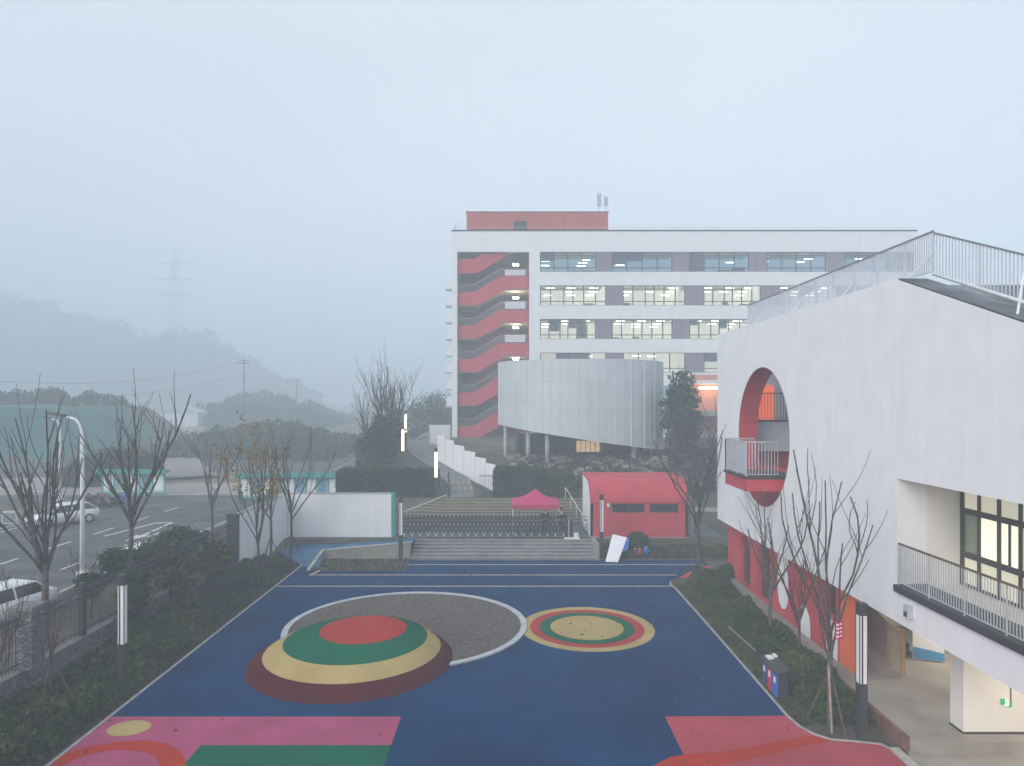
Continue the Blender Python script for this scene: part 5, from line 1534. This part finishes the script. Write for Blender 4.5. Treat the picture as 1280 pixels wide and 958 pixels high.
# parked scooters
def scooter(loc, rz, lb, m):
    t = thing('scooter', loc, lb, 'scooter', 'scooters parked by the notice board', rz)
    for x in (-.6, .6): MB().bar((x, -.05, .25), (x, .05, .25), .25, n=16).build('wheel', M_tyre, t, world=False)
    s = MB().prism([[(-.85, .45), (-.75, .75), (-.1, .72), (.0, .35), (.35, .33), (.5, .9), (.62, .92), (.58, .3), (.3, .2), (-.5, .2)]], 'y', -.16, .16)
    s.build('body', m, t, world=False)
    MB().box(-.75, -.05, -.15, .15, .74, .84).build('seat', M_tyre, t, world=False)
    MB().bar((.5, -.33, 1.03), (.5, .33, 1.03), .02).bar((.55, 0, .85), (.5, 0, 1.03), .025).build('handlebar', M_dark, t, world=False)
    MB().bar((-.9, -.2, .85), (-.9, .2, 1.1), .12, n=8).build('top_box', M_dark, t, world=False)
for i, px in enumerate((115, 122, 129, 136.5, 144, 151)):
    D = 57.5 + (i % 2)*.8
    scooter((PX(px, D), D, 1.0), R(70 + 14*(i % 3)), ['leftmost parked scooter, next to the white hatchback', 'second parked scooter from the hatchback, slightly farther back', 'third scooter from the left in the parked row', 'fourth scooter from the left in the parked row', 'second to last scooter, near the tall bare tree', 'last scooter on the right, behind the tall bare tree'][i], (M_dark, M_redplastic, M_dark, M_rail, M_dark, M_blueplastic)[i])

def notice_board(xa, xb, y, lb, n):
    t = thing('notice_board', ((xa+xb)/2, y, 1), lb, 'notice board', 'teal notice boards along the far pavement')
    s = MB().box(xa, xb, y, y+.08, 1.15, 3.0); s.build('panel', mat('pale_print', (.42, .52, .55), .6, .1, 1), t)
    f = MB()
    for k in range(n+1):
        x = xa+(xb-xa)*k/n; f.box(x-.06, x+.06, y-.05, y-.001, 1.0, 3.1)
    f.box(xa-.1, xb+.1, y-.07, y-.05, 1.0, 1.2); f.build('frame', M_teal, t)
    MB().prism([[(y-.6, 3.0), (y+.5, 3.1), (y+.5, 3.2), (y-.6, 3.45)]], 'x', xa-.3, xb+.3).build('canopy', M_teal, t)
    rn = random.Random(n)
    for k in range(n):
        x0 = xa+(xb-xa)*(k+.15)/n; x1 = xa+(xb-xa)*(k+.85)/n
        MB().box(x0, x1, y-.02, y-.001, 1.4, 2.8).build('poster', (M_board, mat('poster_blue', (.1, .25, .4), .6, .35, 3), mat('poster_green', (.2, .38, .3), .6, .3, 3))[rn.randrange(3) if k % 2 else 0], t)
notice_board(PX(128, 65), PX(206, 65), 65, 'teal framed notice board behind the tall bare tree', 5)
notice_board(PX(300, 62), PX(424, 62), 62, 'longer teal framed notice board behind the yellow-leaved tree', 9)
# grey box sign
t = thing('roadside_cabinet', (PX(14, 49), 49, 1.0), 'small grey lettered utility cabinet at the left edge of the road', 'cabinet')
x = PX(14, 49); MB().box(x-.55, x+.55, 48.8, 49.2, 1.1, 2.0).build('box', M_rail, t)
MB().box(x-.45, x+.45, 48.78, 48.8, 1.2, 1.9).build('door', mat('cabinet_dark', (.15, .17, .19), .6, .3, 9), t)
for q in (-.45, .45): MB().box(x+q-.05, x+q+.05, 48.95, 49.05, 1.0, 1.1).build('leg', M_dark, t)

# utility poles, pylon, far shed
def pole(px, D, top, lb):
    x = PX(px, D); zt_ = PZ(top, D); z0 = 1.2
    t = thing('utility_pole', (x, D, z0), lb, 'utility pole', 'hazy utility poles')
    MB().bar((x, D, z0), (x, D, zt_), .2, .13, n=8).build('pole', M_barkdark, t)
    MB().box(x-1.5, x+1.5, D-.08, D+.08, zt_-1.3, zt_-1.1).box(x-1.0, x+1.0, D-.08, D+.08, zt_-.55, zt_-.4).build('crossarm', M_barkdark, t)
    s = MB()
    for q in (-1.4, -.7, .7, 1.4): s.bar((x+q, D, zt_-1.1), (x+q, D, zt_-.7), .07, n=6)
    s.build('insulators', M_dark, t)
pole(305, 190, 449, 'nearer hazy utility pole above the scrubby hill')
pole(371, 270, 473, 'fainter utility pole to the right of the nearer one')
x, D = PX(218, 440), 440; zt_ = PZ(308, D); z0 = 1.5
t = thing('pylon', (x, D, z0), 'tall lattice power pylon fading into the fog', 'pylon')
s = MB(); N_ = 14
def wd(f): return 6.5*(1-f)**1.3 + .7
for k in range(N_):
    f0, f1 = k/N_, (k+1)/N_; a, b = wd(f0), wd(f1); za, zb_ = z0+(zt_-z0)*f0, z0+(zt_-z0)*f1
    for sx in (-1, 1):
        for sy in (-1, 1):
            s.bar((x+sx*a, D+sy*a, za), (x+sx*b, D+sy*b, zb_), .12, n=4)
        s.bar((x-sx*a, D-a, za), (x+sx*b, D-b, zb_), .07, n=4); s.bar((x+sx*a, D-a, za), (x+sx*a, D+a, za), .1, n=4)
    s.bar((x-a, D-a, za), (x+a, D-a, za), .1, n=4)
s.build('lattice_tower', M_barkdark, t)
for py, w in ((330, 10.2), (350, 12), (368, 9.6)):
    z = PZ(py, D)
    MB().bar((x-w, D, z), (x, D, z+1.2), .2, n=4).bar((x+w, D, z), (x, D, z+1.2), .2, n=4).bar((x-w, D, z), (x+w, D, z), .2, n=4).bar((x-w, D, z), (x-w, D, z-2.2), .12, n=4).bar((x+w, D, z), (x+w, D, z-2.2), .12, n=4).build('crossarm', M_barkdark, t)
x, D = PX(222, 205), 205
t = thing('far_shed', (x, D, 1.6), 'pale low shed far off beside the hazy dirt road', 'shed')
MB().box(x-6, x+6, D, D+7, 1.2, 6.2).build('wall', M_whitemetal, t)
MB().prism([[(x-6.5, 6.2), (x+6.5, 6.2), (x, 8.2)]], 'y', D-.4, D+7.4).build('roof', M_rail, t)
# overhead wires
s = MB()
for k, (z0w, dz) in enumerate(((9.6, 0), (12.2, 0))):
    a = Vector((PX(-60, 120), 120, z0w+1.5)); b = Vector((PX(305, 190), 190, PZ(452, 190) if k else PZ(455, 190)-3))
    pts = [a.lerp(b, i/14) - Vector((0, 0, 3.0*math.sin(math.pi*i/14))) for i in range(15)]
    q = MB().tube(pts, .035, 4).build('overhead_wire', M_dark)
    tag(q, ['lower sagging wire running left from the utility pole', 'upper sagging wire running left from the utility pole'][k], 'wire', 'wires over the netted hill')

# hills with woods
def wooded_hill(name, crest, D, depth, dens, size, seed, foot=1.0):
    """crest: list (px, py) silhouette at distance D"""
    rng = np.random.default_rng(seed); xs_ = [PX(p[0], D) for p in crest]; zs_ = [PZ(p[1], D) for p in crest]
    n = 60; m_ = 14; vs = []
    X = np.linspace(xs_[0], xs_[-1], n)
    Z = np.interp(X, xs_, zs_)
    for j in range(m_+1):
        f = j/m_*2-1
        for i in range(n):
            hh = (Z[i]-foot) * max(0, 1-abs(f)**1.7)
            vs.append((X[i], D+f*depth, foot - .5 + hh*.84))
    fs = [(j*n+i, j*n+i+1, (j+1)*n+i+1, (j+1)*n+i) for j in range(m_) for i in range(n-1)]
    hh_ = MB().add(vs, fs).build(name, M_forest, fix=False, smooth=True); struct(hh_)
    Z = Z + rng.normal(size=n)*size*.12
    # crowns
    k = int(dens); Ps = []
    for q in range(k):
        f = rng.uniform(-.95, .15); xq = rng.uniform(X[0], X[-1]) ; zz = foot + (np.interp(xq, X, Z)-foot)*max(0, 1-abs(f)**1.7)*.95
        r = size*rng.uniform(.4, 1.5); zz += rng.uniform(-.2, .5)*r
        Ps.append(ell_points(rng, (xq, D+f*depth, zz), (r, r, r*.9), 150, .5))
    nm = 'woodland' if size > 4 else 'hillside_brush'
    tag(leaf_cloud(nm, np.concatenate(Ps[::3]), size*.28, M_leafBr, seed=seed+1), kind='stuff')
    return tag(leaf_cloud(nm, np.concatenate([p for i, p in enumerate(Ps) if i % 3]), size*.28, M_leafA, seed=seed), kind='stuff')
wooded_hill('far_hill', [(-260, 330), (-80, 355), (0, 372), (22, 388), (50, 382), (75, 402), (120, 408), (150, 414), (180, 428), (200, 440), (225, 428), (250, 424), (275, 440), (310, 465), (350, 488), (395, 499)], 520, 85, 1000, 7.2, 61)
wooded_hill('scrub_hill', [(246, 556), (258, 542), (270, 533), (285, 518), (297, 522), (310, 508), (322, 514), (336, 506), (348, 514), (362, 510), (378, 524), (392, 520), (410, 530), (440, 545)], 240, 34, 440, 3.4, 62)
wooded_hill('valley_scrub', [(236, 580), (258, 556), (275, 550), (292, 552), (330, 541), (352, 546), (372, 540), (395, 550), (415, 548), (445, 562)], 118, 18, 420, 1.5, 65)
wooded_hill('hilltop_scrub', [(-150, 500), (-40, 496), (20, 497), (60, 492), (110, 498), (150, 505), (178, 524), (190, 552)], 128, 9, 260, 1.3, 63, foot=4)
wooded_hill('verge_scrub', [(100, 582), (130, 574), (160, 570), (185, 577), (196, 592)], 74, 4, 110, .8, 64)

# ================================================================== HAZE
hb = MB().box(-960, 960, -70, 940, -1.2, 120).build('haze', M_dark)
hb.data.materials.clear()
hm = bpy.data.materials.new('haze_volume'); hm.use_nodes = True
nt = hm.node_tree; nt.nodes.clear()
out = nt.nodes.new('ShaderNodeOutputMaterial'); pv = nt.nodes.new('ShaderNodeVolumePrincipled')
pv.inputs['Color'].default_value = (.79, .91, 1.0, 1)
pv.inputs['Density'].default_value = .0041
pv.inputs['Anisotropy'].default_value = -0.25
nt.links.new(pv.outputs[0], out.inputs['Volume'])
hb.data.materials.append(hm)
tag(hb, kind='stuff')

# ================================================================== WORLD, SUN, CAMERA
w = bpy.data.worlds.new('World'); scene.world = w; w.use_nodes = True
nt = w.node_tree; bg = nt.nodes['Background']
sky = nt.nodes.new('ShaderNodeTexSky'); sky.sky_type = 'NISHITA'; sky.sun_disc = False
sky.sun_elevation = R(28); sky.sun_rotation = R(222); sky.air_density = 1.0; sky.dust_density = 6.0; sky.ozone_density = 1.0
mx = nt.nodes.new('ShaderNodeMix'); mx.data_type = 'RGBA'; mx.inputs[0].default_value = .72
mx.inputs[7].default_value = (7.3, 7.9, 8.7, 1)
wtc = nt.nodes.new('ShaderNodeTexCoord'); wn_ = nt.nodes.new('ShaderNodeTexNoise'); wn_.inputs['Scale'].default_value = 2.2; wn_.inputs['Detail'].default_value = 4; wn_.inputs['Roughness'].default_value = .45
wr = nt.nodes.new('ShaderNodeValToRGB'); wr.color_ramp.elements[0].position = .3; wr.color_ramp.elements[1].position = .7
wr.color_ramp.elements[0].color = (7.4, 7.4, 8.0, 1); wr.color_ramp.elements[1].color = (8.8, 8.8, 9.2, 1)
wm = nt.nodes.new('ShaderNodeMapping'); wm.inputs['Scale'].default_value = (1, 1, 2.2)
nt.links.new(wtc.outputs['Generated'], wm.inputs['Vector']); nt.links.new(wm.outputs['Vector'], wn_.inputs['Vector']); nt.links.new(wn_.outputs['Fac'], wr.inputs['Fac']); nt.links.new(wr.outputs['Color'], mx.inputs[7])
nt.links.new(sky.outputs[0], mx.inputs[6]); nt.links.new(mx.outputs[2], bg.inputs['Color'])
bg.inputs['Strength'].default_value = .082
sd = bpy.data.lights.new('sun', 'SUN'); sd.energy = 1.5; sd.angle = R(40); sd.color = (1.0, .99, .98)
so = bpy.data.objects.new('sun', sd); COL.objects.link(so)
el, az = R(28), R(222)
dv = Vector((math.sin(az)*math.cos(el), math.cos(az)*math.cos(el), math.sin(el)))
so.rotation_euler = dv.to_track_quat('Z', 'Y').to_euler()
so.location = dv*60 + Vector((0, 30, 0))

cam = bpy.data.cameras.new('camera'); co = bpy.data.objects.new('camera', cam); COL.objects.link(co)
co.location = (0, 0, H); co.rotation_euler = (R(90), 0, 0)
cam.sensor_width = 36; cam.lens = 36*F/1280; cam.shift_y = 21/1280; cam.clip_end = 4000; cam.clip_start = .1
scene.camera = co
vs_ = scene.view_settings
vs_.view_transform = 'Standard'; vs_.look = 'None'; vs_.gamma = 1; vs_.exposure = 0.86
c = scene.cycles
c.use_denoising = True
c.max_bounces = 6; c.diffuse_bounces = 3; c.glossy_bounces = 2; c.transmission_bounces = 4; c.transparent_max_bounces = 8; c.volume_bounces = 4
c.use_adaptive_sampling = True; c.adaptive_threshold = .015
